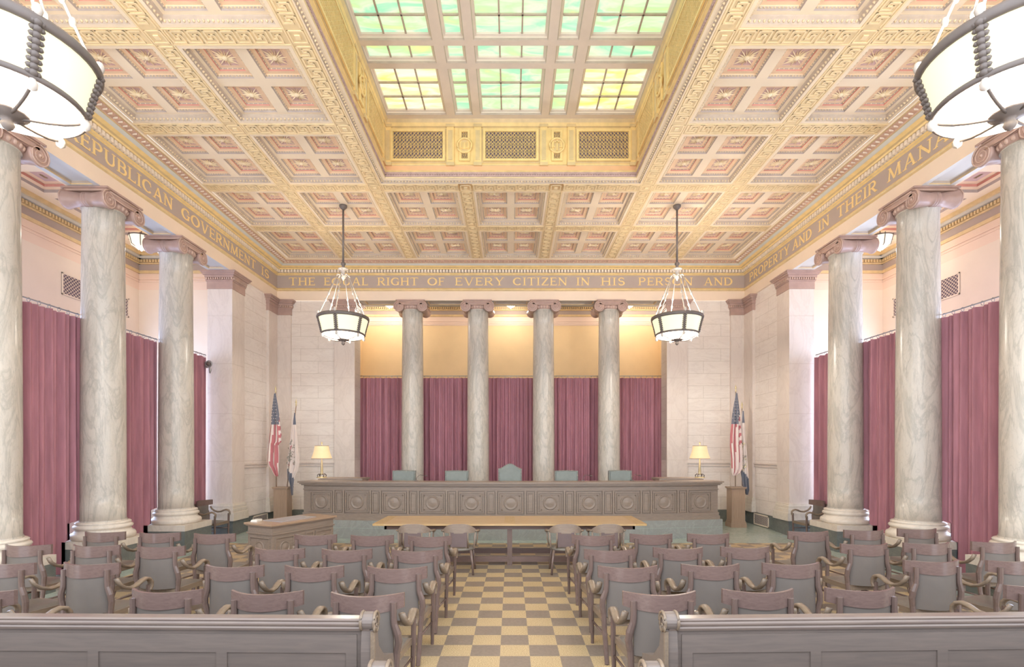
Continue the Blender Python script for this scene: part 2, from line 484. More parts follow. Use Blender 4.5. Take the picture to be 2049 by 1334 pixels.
def aisle(s):
    b = B('cream_wall')
    def bx(xa, xb, *r): b.box(*sorted((s * xa, s * xb)), *r)
    wy = [(7.6, 8.9), (9.6, 10.9), (11.55, 12.85)]
    # outer wall with three tall window openings
    ys = [2.0] + [y for p in wy for y in p] + [AY]
    for i in range(0, len(ys), 2): bx(AX, AX + .12, ys[i], ys[i + 1], 0, 6.3, 'cream_wall')
    for a, c in wy:
        bx(AX, AX + .12, a, c, 0, .9, 'cream_wall'); bx(AX, AX + .12, a, c, 5.1, 6.3, 'cream_wall')
    bx(7.5, AX + .12, AY, AY + .12, 0, 6.3, 'cream_wall')
    # frieze and cornice of the aisle
    for z0, z1, d, mt in ((6.3, 6.5, .0, 'pink_wall'), (6.5, 6.53, .02, 'pink_wall'), (6.56, 6.59, .03, 'pink_wall'), (6.53, 6.72, .005, 'pink_wall'),
                          (6.72, 6.79, .05, 'gold'), (6.79, 6.95, .03, 'frieze'), (6.95, 6.98, .07, 'gold'), (6.98, 7.08, .05, 'mould'), (7.08, 7.14, .14, 'bluegrey'), (7.14, AZ, .2, 'gold')):
        bx(AX - d, AX + .12, 2.0, AY + .12, z0, z1, mt)
        bx(7.5, AX, AY - d, AY + .12, z0, z1, mt)
    k = 0
    y = 5.0
    while y < AY - .1:
        bx(AX - .1, AX - .05, y, y + .04, 6.99, 7.06, 'gold'); y += .075
    x = 7.5
    while x < AX - .1:
        bx(x, x + .04, AY - .1, AY - .05, 6.99, 7.06, 'gold'); x += .075
    o = struct(b, 'wall_aisle_' + ('left' if s < 0 else 'right'))
    # ceiling with coffers
    c = B('cream')
    ys = [2.0 + 1.0 * i for i in range(13)]
    x0, x1 = sorted((s * 7.54, s * (AX + .12)))
    cx = s * 8.5
    def cq(xa, xb, ya, yb): c.quad((xa, ya, AZ), (xb, ya, AZ), (xb, yb, AZ), (xa, yb, AZ), 'cream')
    for i in range(11):
        ya, yb = 2.4 + i, 3.4 + i
        cq(x0, cx - .75, ya, yb); cq(cx + .75, x1, ya, yb); cq(cx - .75, cx + .75, ya, ya + .12); cq(cx - .75, cx + .75, yb - .12, yb)
        cq(cx - .09, cx + .09, ya + .12, yb - .12)
        for q in (-1, 1):
            kx = cx + q * .42
            c.rings(kx, (ya + yb) / 2, .33, .38, [(0, AZ, None), (.02, AZ + .05, 'taupe'), (.09, AZ + .07, 'peach'), (.1, AZ + .12, 'red'), (.13, AZ + .12, 'bead'), (.2, AZ + .12, 'peach'), (.3, AZ + .12, 'mauve')])
    cq(x0, x1, 13.4, AY + .12)
    c.box(x0, x1, 2.0, AY + .12, AZ + .2, AZ + .3, 'cream')
    struct(c, 'ceiling_aisle_' + ('left' if s < 0 else 'right'))
    # windows: frame with glazing bars and daylight panes
    for i, (a, e) in enumerate(wy):
        f = B('frame')
        for yy in (a, e - .06, (a + e) / 2 - .02): f.box(*sorted((s * (AX + .02), s * (AX + .1))), yy, yy + .06, .9, 5.1, 'frame')
        for zz in (.9, 1.9, 2.9, 3.9, 5.04): f.box(*sorted((s * (AX + .02), s * (AX + .1))), a, e, zz, zz + .06, 'frame')
        n = (1 if s < 0 else 4) + i
        w_ = struct(f, 'window_%d' % n)
        p = B().box(*sorted((s * (AX + .07), s * (AX + .09))), a, e, .9, 5.1, 'daylightL' if s < 0 else 'daylightR')
        p.obj('pane', w_)
for s in (-1, 1): aisle(s)

# ------------------------------------------------------------------ beams, frieze and cornice
def sweep(b, prof, y_near=Y0):
    """profile of (distance in from the frieze face, z, material) run along left side, back and right side"""
    for (d0, z0, _), (d1, z1, mt) in zip(prof[:-1], prof[1:]):
        for pa, pb in (((-1, 0), (-1, 1)), ((-1, 1), (1, 1)), ((1, 1), (1, 0))):
            def P(p, d, z):
                return (p[0] * (FX - d), y_near if p[1] == 0 else FY - d, z)
            b.quad(P(pa, d0, z0), P(pb, d0, z0), P(pb, d1, z1), P(pa, d1, z1), mt)
b = B('beige')
sweep(b, [(0, SOF, None), (0, 6.89, 'beige'), (.035, 6.91, 'gold'), (.045, 6.935, 'gold'), (.03, 6.96, 'gold_br'), (.0, 6.985, 'gold')])
struct(b, 'trim_3', 'beige beam face with a gilded lower moulding')
b = B('frieze'); sweep(b, [(0, 6.985, None), (0, 7.36, 'frieze')]); frieze = struct(b, 'trim_4', 'umber painted frieze around the hall')
b = B('gold')
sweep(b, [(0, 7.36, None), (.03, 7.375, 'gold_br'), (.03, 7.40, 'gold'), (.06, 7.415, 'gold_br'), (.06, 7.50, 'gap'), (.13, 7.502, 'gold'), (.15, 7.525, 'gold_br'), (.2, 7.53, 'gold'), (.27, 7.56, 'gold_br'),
          (.28, 7.565, 'bluegrey'), (.33, 7.60, 'bluegrey'), (.36, 7.602, 'gold'), (.37, 7.61, 'pinkegg'), (.47, 7.65, 'pinkegg'), (.5, 7.652, 'gold'), (.52, ZC + .005, 'cream'), (.57, ZC + .006, 'cream')])
def along(step, fn, d):
    """place repeats at distance d inside the frieze face on the three sides"""
    n = int(2 * (FX - d) / step)
    for i in range(n):
        x = -(FX - d) + (i + .5) * 2 * (FX - d) / n
        fn(Matrix.Translation((x, FY - d, 0)))
    n = int((FY - d - Y0) / step)
    for i in range(n):
        y = Y0 + (i + .5) * (FY - d - Y0) / n
        fn(Matrix.Translation((-(FX - d), y, 0)) @ mxz(PI / 2)); fn(Matrix.Translation((FX - d, y, 0)) @ mxz(-PI / 2))
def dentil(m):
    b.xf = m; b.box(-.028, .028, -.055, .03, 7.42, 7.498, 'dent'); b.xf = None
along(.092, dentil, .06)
def egg(m):
    b.xf = m
    b.add([(-.035, .02, 7.612), (.035, .02, 7.612), (.03, -.06, 7.642), (-.03, -.06, 7.642), (0, -.03, 7.605)], [(0, 1, 4), (1, 2, 4), (2, 3, 4), (3, 0, 4)], 'pinkegg', True)
    b.box(.046, .054, -.055, .02, 7.6, 7.63, 'dent'); b.xf = None
along(.11, egg, .41)
struct(b, 'trim_5', 'gilded cornice with ivory dentils and rose egg moulding')

# beam bodies with panelled undersides
b = B('soffit')
def soffit_run(b, axis, c0, c1, spans, lo, hi, flat):
    """underside of a beam between c0 and c1 across; spans along it get a sunk panel"""
    def Q(u0, u1, v0, v1, mt='soffit'):
        if axis == 'Y': b.quad((u0, v0, SOF), (u1, v0, SOF), (u1, v1, SOF), (u0, v1, SOF), mt)
        else: b.quad((v0, u0, SOF), (v1, u0, SOF), (v1, u1, SOF), (v0, u1, SOF), mt)
    e = .09
    t = lo
    for a, z in spans:
        Q(c0, c1, t, a, flat); Q(c0, c0 + e, a, z, flat); Q(c1 - e, c1, a, z, flat)
        cu, hu, cv, hv = (c0 + c1) / 2, (c1 - c0) / 2 - e, (a + z) / 2, (z - a) / 2
        pr = [(0, SOF, None), (.012, SOF + .02, 'gold'), (.03, SOF + .05, 'mould'), (.05, SOF + .055, flat), (min(hu, hv) - .001, SOF + .055, flat)]
        if axis == 'Y': b.rings(cu, cv, hu, hv, pr)
        else: b.rings(cv, cu, hv, hu, pr)
        t = z
    Q(c0, c1, t, hi, flat)
cs = (5.24,) + COLY
for s in (-1, 1):
    fl = 'soffit' if s < 0 else 'soffit_lt'  # right underside painted paler to carry its stronger window light
    c0, c1 = sorted((s * FX, s * 7.54))
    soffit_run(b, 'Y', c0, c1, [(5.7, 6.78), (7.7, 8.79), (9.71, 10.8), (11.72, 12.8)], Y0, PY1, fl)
    o0, o1 = sorted((s * 7.0, s * 7.54))
    b.box(o0, o1, Y0, FY + .5, SOF + .12, 7.9, 'beige')
    b.quad((s * 7.54, Y0, SOF), (s * 7.54, PY1, SOF), (s * 7.54, PY1, 7.0), (s * 7.54, Y0, 7.0), 'beige')
soffit_run(b, 'X', FY, 16.06, [(-4.4, -3.45), (-2.5, -1.48), (-.5, .5), (1.48, 2.5), (3.45, 4.4)], -OPX, OPX, 'soffit')
b.box(-7.5, 7.5, FY + .02, 16.06, SOF + .12, 7.9, 'beige')
b.quad((-OPX, 16.06, SOF), (OPX, 16.06, SOF), (OPX, 16.06, 7.0), (-OPX, 16.06, 7.0), 'beige')
struct(b, 'trim_6', 'beams over the columns with sunk panels underneath')

# ------------------------------------------------------------------ carved lettering
TK, TN, SRF = .17, .095, .055
def glyph(ch):
    L_ = []
    def l(x0, y0, x1, y1, t=TK): L_.append(('l', x0, y0, x1, y1, t))
    def a(cx, cy, rx, ry, a0, a1, t=TK): L_.append(('a', cx, cy, rx, ry, a0, a1, t))
    def sf(x, y, w=.17): l(x - w, y, x + w, y, SRF)
    wd = .8
    if ch == 'T': wd = .8; l(.4, 0, .4, 1); l(.02, .955, .78, .955, .09); l(.045, .955, .045, .8, SRF); l(.755, .955, .755, .8, SRF); sf(.4, .03)
    elif ch == 'H': wd = .86; l(.15, 0, .15, 1); l(.71, 0, .71, 1); l(.15, .52, .71, .52, TN); [sf(x, y) for x in (.15, .71) for y in (.03, .97)]
    elif ch == 'E': wd = .68; l(.15, 0, .15, 1); l(.02, .955, .62, .955, .09); l(.02, .045, .64, .045, .09); l(.15, .52, .5, .52, .085); l(.6, .98, .6, .8, SRF); l(.63, .02, .63, .22, SRF); l(.5, .43, .5, .62, SRF)
    elif ch == 'F': wd = .64; l(.15, 0, .15, 1); l(.02, .955, .6, .955, .09); l(.15, .52, .48, .52, .085); l(.58, .98, .58, .8, SRF); l(.48, .43, .48, .62, SRF); sf(.15, .03)
    elif ch == 'L': wd = .66; l(.15, 0, .15, 1); l(.02, .045, .62, .045, .09); l(.61, .02, .61, .24, SRF); sf(.15, .97)
    elif ch == 'I': wd = .34; l(.17, 0, .17, 1); sf(.17, .03); sf(.17, .97)
    elif ch in 'OQ':
        wd = .96; a(.48, .5, .39, .44, 0, 360, 0)
        if ch == 'Q': l(.5, .22, .88, -.14, .12)
    elif ch in 'CG':
        wd = .86; a(.46, .5, .37, .44, 48, 318, 0); l(.72, .84, .76, .62, SRF)
        if ch == 'G': l(.72, .06, .72, .44, .15); sf(.7, .44, .15)
    elif ch == 'U': wd = .84; l(.15, .3, .15, 1); l(.69, .3, .69, 1, TN); a(.42, .33, .27, .28, 180, 360, TN + .03); sf(.15, .97); sf(.69, .97, .13)
    elif ch == 'A': wd = .9; l(.12, 0, .45, 1, TN); l(.46, 1, .76, 0); l(.25, .34, .66, .34, .08); sf(.12, .03, .13); sf(.77, .03, .15)
    elif ch == 'V': wd = .88; l(.13, 1, .44, 0); l(.46, 0, .76, 1, TN); sf(.13, .97, .15); sf(.76, .97, .13)
    elif ch == 'Y': wd = .84; l(.12, 1, .42, .45); l(.42, .45, .72, 1, TN); l(.42, .48, .42, 0); sf(.12, .97, .14); sf(.73, .97, .12); sf(.42, .03)
    elif ch == 'N': wd = .9; l(.15, 0, .15, 1, TN); l(.14, .96, .76, .04); l(.76, 0, .76, 1, TN); sf(.12, .97, .13); sf(.15, .03, .14); sf(.76, .97, .14)
    elif ch == 'M': wd = 1.06; l(.12, 0, .2, 1, TN); l(.2, .97, .53, .03); l(.53, .03, .84, .97, TN); l(.84, 1, .92, 0); sf(.13, .03, .13); sf(.92, .03, .14); sf(.17, .97, .1); sf(.88, .97, .1)
    elif ch == 'Z': wd = .76; l(.1, .955, .7, .955, .09); l(.06, .045, .7, .045, .09); l(.66, .96, .1, .04); l(.1, .98, .1, .8, SRF); l(.69, .02, .69, .22, SRF)
    elif ch in 'PRB':
        wd = .74; l(.15, 0, .15, 1); sf(.13, .03, .15); sf(.1, .97, .1)
        l(.15, .955, .42, .955, .085)
        if ch == 'B': l(.15, .045, .45, .045, .085); l(.15, .53, .44, .53, .08); a(.4, .74, .2, .215, -90, 90, .12); a(.42, .285, .25, .245, -90, 90, .13)
        else: l(.15, .48, .42, .48, .08); a(.4, .72, .23, .235, -90, 90, .13)
        if ch == 'R': l(.38, .48, .7, .02); wd = .8; sf(.72, .03, .1)
    elif ch == 'D': wd = .88; l(.15, 0, .15, 1); l(.03, .955, .4, .955, .085); l(.03, .045, .4, .045, .085); a(.36, .5, .4, .455, -90, 90, 0)
    elif ch == 'S':
        wd = .64; a(.32, .735, .2, .22, 25, 270, .11); a(.32, .285, .22, .24, -155, 90, .12); l(.5, .92, .52, .72, SRF); l(.1, .08, .09, .3, SRF)
    return wd, L_
def letter_mesh(b, st, sx, height, depth, mat):
    for n_, s in enumerate(st):
        dp = depth + .0004 * n_
        if s[0] == 'l':
            _, x0, y0, x1, y1, t = s
            p0 = Vector((x0 * sx, y0 * height)); p1 = Vector((x1 * sx, y1 * height))
            d = (p1 - p0).normalized(); n = Vector((-d.y, d.x)) * t * height / 2
            quads = [[p0 - n, p1 - n, p1 + n, p0 + n]]
        else:
            _, cx, cy, rx, ry, a0, a1, t = s
            k = max(6, int(abs(a1 - a0) / 16)); inn, out = [], []
            for i in range(k + 1):
                A = math.radians(a0 + (a1 - a0) * i / k)
                tt = t if t else TN + (TK - TN) * abs(math.cos(A))
                for arr, e in ((inn, -tt / 2), (out, tt / 2)):
                    arr.append(Vector(((cx + (rx + e) * math.cos(A)) * sx, (cy + (ry + e) * math.sin(A)) * height)))
            quads = [[inn[i], out[i], out[i + 1], inn[i + 1]] for i in range(k)]
        for q in quads:
            v = [(p.x, 0, p.y) for p in q] + [(p.x, -dp, p.y) for p in q]
            b.add(v, [(4, 5, 6, 7), (0, 1, 5, 4), (1, 2, 6, 5), (2, 3, 7, 6), (3, 0, 4, 7)], mat)
def word(root, txt, width, rot, place):
    """letters of a word spread over a width; place(offset) gives the spot along the frieze"""
    gapw = .09
    tot = sum(glyph(c)[0] for c in txt) + gapw * (len(txt) - 1)
    sx, x = width / tot, 0.0
    for c in txt:
        wd, st = glyph(c)
        b = B('gold_br'); b.xf = rot
        letter_mesh(b, st, sx, TH, .01, 'gold_br')
        b.obj('letter', root, place(x * sx))
        x += wd + gapw
TZ, TH = 7.06, .235
ID = Matrix.Identity(4)
t = thing('inscription', 'gilded words THE EQUAL RIGHT OF EVERY CITIZEN across the back frieze', 'lettering', (0, FY, TZ))
for txt, u0, u1 in (('THE', 578, 631), ('EQUAL', 648, 737), ('RIGHT', 755, 837), ('OF', 855, 890), ('EVERY', 910, 1009), ('CITIZEN', 1026, 1135), ('IN', 1153, 1180), ('HIS', 1202, 1251), ('PERSON', 1277, 1386), ('AND', 1408, 1466)):
    k = FY / 1038.0
    word(t, txt, (u1 - u0) * k, ID, lambda o, u0=u0: ((u0 - 1022) * k + o, 0, 0))
t = thing('inscription', 'gilded words REPUBLICAN GOVERNMENT IS along the left frieze', 'lettering', (-FX, 0, TZ))
for txt, y0, y1 in (('REPUBLICAN', 8.12, 10.70), ('GOVERNMENT', 10.98, 14.18), ('IS', 14.50, 14.97)):
    word(t, txt, y1 - y0, mxz(PI / 2), lambda o, y0=y0: (0, y0 + o, 0))
t = thing('inscription', 'gilded words PROPERTY AND IN THEIR MANAGEMENT along the right frieze', 'lettering', (FX, 0, TZ))
for txt, y0, y1 in (('PROPERTY', 15.16, 12.98), ('AND', 12.84, 12.02), ('IN', 11.76, 11.36), ('THEIR', 11.09, 9.88), ('MANAGEMENT', 9.61, 6.4)):
    word(t, txt, y0 - y1, mxz(-PI / 2), lambda o, y0=y0: (0, y0 - o, 0))

# ------------------------------------------------------------------ coffered ceiling
XB = (-4.76, -2.865, -.955, .955, 2.865, 4.76)
YB = [14.94 - 1.99 * i for i in range(7)]       # 14.94 12.95 10.96 8.97 6.98 4.99 3.0
HB = .155
XE = 6.42
ceil = B('cream')
ceil.box(-7.0, 7.0, Y0, FY, 9.2, 9.3, 'cream')
ceiling = struct(ceil, 'ceiling')
RJ = [0]
def ridge(b, p, q, wd, z, mat):
    p, q = Vector(p), Vector(q); d = (q - p).normalized(); n = Vector((-d.y, d.x)) * wd / 2
    p, q = p - d * wd / 2, q + d * wd / 2
    RJ[0] = (RJ[0] + 1) % 5; h = .007 + .0006 * RJ[0]
    v = [(*(p - n), z), (*(q - n), z), (*(q + n), z), (*(p + n), z), (*(p - n), z - h), (*(q - n), z - h), (*(q + n), z - h), (*(p + n), z - h)]
    b.add(v, [(4, 5, 6, 7), (0, 1, 5, 4), (2, 3, 7, 6), (1, 2, 6, 5), (3, 0, 4, 7)], mat)
KEY = [(0, 0), (0, 3), (3, 3), (3, 1), (2, 1), (2, 2), (1, 2), (1, 0), (4, 0)]
def key_run(b, p0, p1):
    p0, p1 = Vector(p0), Vector(p1); ln = (p1 - p0).length
    d = (p1 - p0).normalized(); n = Vector((-d.y, d.x))
    k = max(1, round(ln / .22)); u = ln / k / 4; hh = .19 / 3
    for i in range(k):
        pts = [p0 + d * (u * (4 * i + a)) + n * (hh * (c - 1.5)) for a, c in KEY]
        for a, c in zip(pts[:-1], pts[1:]): ridge(b, a, c, .024, ZC, 'keyline')
kb = B('key')
def band(x0, x1, y0, y1): kb.box(x0, x1, y0, y1, ZC, ZC + .2, 'key')
for x in XB:
    ya = YB[2] if abs(x) < 1 else YB[-1]
    band(x - HB, x + HB, ya - HB if abs(x) > 1 else ya + HB, 14.94)
    for e in (-1, 1):
        ridge(kb, (x + e * .135, ya if abs(x) > 1 else ya + HB), (x + e * .135, 14.94), .02, ZC, 'keyline')
    for i in range(6):
        if abs(x) < 1 and i > 1: break
        key_run(kb, (x, YB[i + 1] + .17), (x, YB[i] - (.17 if i else .02)))
for i, y in enumerate(YB[1:]):
    segs = [(-XE, XB[0]), (XB[0], XB[1]), (XB[1], XB[2]), (XB[2], XB[3]), (XB[3], XB[4]), (XB[4], XB[5]), (XB[5], XE)]
    for j, (a, c) in enumerate(segs):
        if i > 1 and j in (2, 3, 4): continue
        pa = a + (HB if j else 0); pc = c - (HB if j < 6 else 0)
        kb.box(pa, pc, y - HB, y + HB, ZC, ZC + .2, 'key')
        for e in (-1, 1): ridge(kb, (pa, y + e * .135), (pc, y + e * .135), .02, ZC, 'keyline')
        key_run(kb, (pa + .02, y), (pc - .02, y))
    for x in XB:   # square bosses at the crossings
        if i > 1 and abs(x) < 1: continue
        for q in ((-.1, -.1, .1, -.1), (.1, -.1, .1, .1), (.1, .1, -.1, .1), (-.1, .1, -.1, -.1)):
            ridge(kb, (x + q[0], y + q[1]), (x + q[2], y + q[3]), .022, ZC, 'keyline')
        kb.box(x - .035, x + .035, y - .035, y + .035, ZC - .015, ZC, 'keyline')
kb.obj('key_band', ceiling)

def beads(b, hx, hy, z, r, step, mat, cx=0, cy=0, ln=1.0):
    """row of little cut beads round a rectangle"""
    for ax, half, off in ((0, hx, hy), (1, hy, hx)):
        n = max(2, int(2 * half / step))
        for i in range(n):
            t_ = -half + (i + .5) * 2 * half / n
            for sg in (-1, 1):
                x, y = (t_, sg * off) if ax == 0 else (sg * off, t_)
                a, c = (r * ln, r) if ax == 0 else (r, r * ln)
                x += cx; y += cy
                b.add([(x - a, y, z), (x, y - c, z), (x + a, y, z), (x, y + c, z), (x, y, z - r), (x, y, z + r)],
                      [(0, 1, 4), (1, 2, 4), (2, 3, 4), (3, 0, 4), (0, 5, 1), (1, 5, 2), (2, 5, 3), (3, 5, 0)], mat, True)
def star_mesh():
    b = B('star')
    n = 16
    for i in range(n):
        A = 2 * PI * i / n
        R = .185 if i % 2 == 0 else .15
        if i % 4 == 2: R = .215
        d = Vector((math.cos(A), math.sin(A))); nn = Vector((-d.y, d.x)) * .0085
        p0, pm, p1 = d * .02, d * R * .45, d * R
        b.add([(*p0, -.02), (*(pm + nn), 0), (*p1, 0), (*(pm - nn), 0), (*pm, -.024)], [(0, 1, 4), (1, 2, 4), (2, 3, 4), (3, 0, 4)], 'star')
    b.lathe([(.045, 0), (.042, -.02), (.028, -.034), (.001, -.04)], 12, 'star', cap=False)
    return b.mesh('rosette')
STAR = star_mesh()
Z1 = .095
def bay_mesh(hx, hy):
    b = B('cream')
    b.rings(0, 0, hx, hy, [(0, 0, None), (.05, 0.0, 'cream'), (.053, .02, 'mould'), (.075, .05, 'mould'), (.08, Z1 - .015, 'mould'), (.09, Z1, 'mould')])
    beads(b, hx - .063, hy - .063, .034, .028, .062, 'bead', ln=.8)
    hx1, hy1 = hx - .09, hy - .09
    bar, brd = .085, .055
    qx, qy = (hx1 - brd - bar) / 2, (hy1 - brd - bar) / 2
    def Q(x0, x1, y0, y1): b.quad((x0, y0, Z1), (x1, y0, Z1), (x1, y1, Z1), (x0, y1, Z1), 'cream')
    Q(-hx1, -hx1 + brd, -hy1, hy1); Q(hx1 - brd, hx1, -hy1, hy1); Q(-bar, bar, -hy1, hy1)
    for s in (-1, 1):
        x0, x1 = (-hx1 + brd, -bar) if s < 0 else (bar, hx1 - brd)
        Q(x0, x1, -hy1, -hy1 + brd); Q(x0, x1, hy1 - brd, hy1); Q(x0, x1, -bar, bar)
    cs_ = []
    for sx in (-1, 1):
        for sy in (-1, 1):
            cx, cy = sx * (bar + qx), sy * (bar + qy)
            cs_.append((cx, cy))
            b.rings(cx, cy, qx, qy, [(0, Z1, None), (.008, Z1 + .022, 'taupe'), (.026, Z1 + .036, 'mould'), (.03, Z1 + .05, 'peach'), (.085, Z1 + .052, 'peach'), (.088, Z1 + .076, 'red'), (.105, Z1 + .088, 'mould'), (.112, Z1 + .09, 'peach'), (.15, Z1 + .09, 'peach'), (.151, Z1 + .094, 'mauve'), (min(qx, qy) - .002, Z1 + .094, 'mauve')])
            beads(b, qx - .016, qy - .016, Z1 + .03, .015, .045, 'bead', cx, cy)
            beads(b, qx - .094, qy - .094, Z1 + .082, .012, .07, 'star', cx, cy)
    return b.mesh('coffer_bay'), cs_
edges = [-XE + .02] + list(XB) + [XE - .02]
cache = {}
for i in range(6):
    y0, y1 = YB[i + 1] + HB, YB[i] - (HB if i else .02)
    for j in range(7):
        if i > 1 and j in (2, 3, 4): continue
        x0 = edges[j] + (HB if j else 0); x1 = edges[j + 1] - (HB if j < 6 else 0)
        hx, hy = round((x1 - x0) / 2, 4), round((y1 - y0) / 2, 4)
        if (hx, hy) not in cache: cache[(hx, hy)] = bay_mesh(hx, hy)
        me, cs_ = cache[(hx, hy)]
        o = bpy.data.objects.new('coffer_bay', me); COL.objects.link(o); o.parent = ceiling
        o.location = ((x0 + x1) / 2, (y0 + y1) / 2, ZC)
        for c in cs_:
            r = bpy.data.objects.new('rosette', STAR); COL.objects.link(r); r.parent = o
            r.location = (c[0], c[1], Z1 + .092)

# ------------------------------------------------------------------ skylight well
WX, WY, WY0 = 2.58, 10.64, 3.4
SKZ = 8.9
b = B('cream')
cyw, hyw = (10.96 - HB + Y0 + .3) / 2, (10.96 - HB - Y0 - .3) / 2
dx = 2.865 - HB - WX
b.rings(0, cyw, 2.865 - HB, hyw, [(0, ZC, None), (.02, ZC, 'cream'), (.025, ZC + .03, 'mould'), (.055, ZC + .05, 'mould'), (.06, ZC + .055, 'cream'), (dx - .01, ZC + .06, 'cream'), (dx, ZC + .08, 'gold')])
beads(b, 2.865 - HB - .04, hyw - .04, ZC + .03, .026, .065, 'bead', 0, cyw, .8)
hw = hyw - dx
b.rings(0, cyw, WX, hw, [(0, ZC + .08, None), (-.02, ZC + .1, 'purple'), (.0, ZC + .18, 'purple'), (.03, ZC + .2, 'gold_br'), (-.02, ZC + .22, 'orange'), (-.02, ZC + .32, 'orange')])
beads(b, WX + .01, hw + .01, ZC + .14, .022, .05, 'purple', 0, cyw)
WX2, hw2 = WX + .02, hw + .02
WYB = cyw + hw2            # inner face of the far wall of the well
WYF = cyw - hw2
GZ0, GZ1 = 8.0, 8.74
b.rings(0, cyw, WX2, hw2, [(0, ZC + .32, None), (0, GZ0 + .0, 'gold'), (0, GZ1 + .02, 'gold_br'), (.03, GZ1 + .04, 'gold'), (.05, GZ1 + .1, 'gold_br'), (.08, SKZ, 'gold')])
b.rings(0, cyw, WX2 + .05, hw2 + .05, [(0, ZC + .2, None), (0, 9.2, 'cream')])
well = struct(b, 'trim_7', 'gilded light well under the skylight')

def grille(b, w, z0, z1, nu):
    """openwork of almond shapes on a flat plate painted dark for the shade in the openings; local x along wall, faces -y"""
    h = z1 - z0
    b.box(-w / 2, w / 2, -.004, -.001, z0, z1, 'hole_shade')
    fr = .045
    for x0, x1, a, c in ((-w / 2, w / 2, z0, z0 + fr), (-w / 2, w / 2, z1 - fr, z1), (-w / 2, -w / 2 + fr, z0 + fr, z1 - fr), (w / 2 - fr, w / 2, z0 + fr, z1 - fr)):
        b.box(x0, x1, -.035, -.002, a, c, 'gold_br')
    iw, ih = w - 2 * fr, h - 2 * fr
    u = iw / nu
    rows = max(2, round(ih / (u * 1.75))); per = ih / rows
    k = rows * 8
    for i in range(nu + 1):
        for sg in (-1, 1):
            pr = []
            for j in range(k + 1):
                z = z0 + fr + ih * j / k
                x = -iw / 2 + i * u + sg * (u * .36) * math.cos(2 * PI * j / 8) 
                x = max(-iw / 2, min(iw / 2, x))
                pr.append((x, z))
            for (xa, za), (xb, zb) in zip(pr[:-1], pr[1:]):
                t_ = u * .06
                b.add([(xa - t_, -.025, za), (xa + t_, -.025, za), (xb + t_, -.025, zb), (xb - t_, -.025, zb),
                       (xa - t_, -.004, za), (xa + t_, -.004, za), (xb + t_, -.004, zb), (xb - t_, -.004, zb)],
                      [(0, 1, 2, 3), (0, 3, 7, 4), (1, 5, 6, 2)], 'gold_br')
    for r_ in range(rows):
        for i in range(nu + 1):
            x = -iw / 2 + i * u
            zc = z0 + fr + per * (r_ + .0)
            if abs(x) < iw / 2 - .01 and r_ > 0:
                b.box(x - u * .04, x + u * .04, -.022, -.004, zc - per * .2, zc + per * .2, 'gold_br')
            if i < nu:
                b.add([(x + u * .5 - u * .1, -.022, zc + per * .5 - per * .22), (x + u * .5, -.022, zc + per * .5 - per * .32), (x + u * .5 + u * .1, -.022, zc + per * .5 - per * .22), (x + u * .5, -.022, zc + per * .5 - per * .02)], [(0, 1, 2, 3)], 'gold_br')
def ring_medal(b, z, kind):
    rr = .145
    pts = [(rr * math.cos(a * PI / 12), -.04, z + rr * math.sin(a * PI / 12)) for a in range(24)]
    b.tube(pts, .022, 'gold_br', 8, True, None, True)
    b.add([(rr * math.cos(a * PI / 12), -.03, z + rr * math.sin(a * PI / 12)) for a in range(24)], [tuple(range(24))], 'gold')
    if kind == 'book':
        for s in (-1, 1):
            b.add([(0, -.045, z - .075), (s * .09, -.06, z - .06), (s * .09, -.06, z + .07), (0, -.045, z + .055), (0, -.03, z - .075), (s * .09, -.03, z - .06), (s * .09, -.03, z + .07), (0, -.03, z + .055)],
                  [(0, 1, 2, 3), (0, 1, 5, 4), (1, 2, 6, 5), (2, 3, 7, 6)], 'gold_br')
            for q in range(2): b.box(s * (.03 + .03 * q) - .004, s * (.03 + .03 * q) + .004, -.066, -.05, z - .055, z + .05, 'gold')
    else:
        b.box(-.012, .012, -.055, -.03, z - .1, z + .07, 'gold_br'); b.box(-.05, .05, -.055, -.03, z + .055, z + .072, 'gold_br'); b.box(-.014, .014, -.058, -.03, z + .07, z + .11, 'gold_br')
        for s in (-1, 1):
            b.box(s * .075 - .028, s * .075 + .028, -.05, -.03, z - .045, z - .03, 'gold_br'); b.tube([(s * .075, -.04, z - .03), (s * .06, -.04, z + .05)], .004, 'gold_br', 5)
PANX = [(-1.91, 1.16, 'g'), (-.95, .3, 'book'), (0, 1.18, 'g'), (.95, .3, 'sword'), (1.91, 1.16, 'g')]
def well_panel(m, w, kind):
    p = B('gold_br'); p.xf = m
    if kind == 'g':
        p.box(-w / 2 - .03, w / 2 + .03, -.012, .004, GZ0 + .03, GZ1, 'gold')
        p.xf = m @ Matrix.Translation((0, -.012, 0)); grille(p, w - .04, GZ0 + .06, GZ1 - .03, max(4, round(w / .085)))
    else:
        p.box(-w / 2 - .05, w / 2 + .05, -.012, .01, GZ0, GZ1, 'gold_br')
        p.xf = m @ Matrix.Translation((0, -.012, 0)); grille(p, w - .08, GZ0 + .06, GZ1 - .04, 3)
        ring_medal(p, (GZ0 + GZ1) / 2, kind)
    p.obj('grille', well)
    return p
def well_pilaster(m):
    p = B('gold_br'); p.xf = m
    p.box(-.075, .075, -.03, .01, GZ0 - .02, GZ1 + .02, 'gold_br'); p.box(-.09, .09, -.045, .01, GZ1 + .02, GZ1 + .08, 'gold'); p.box(-.085, .085, -.04, .01, GZ0 - .03, GZ0 + .04, 'gold')
    p.box(-.045, .045, -.038, .0, GZ0 + .08, GZ1 - .05, 'gold'); p.obj('pilaster', well)
for x, w_, kd in PANX: well_panel(Matrix.Translation((x, WYB, 0)), w_, kd)
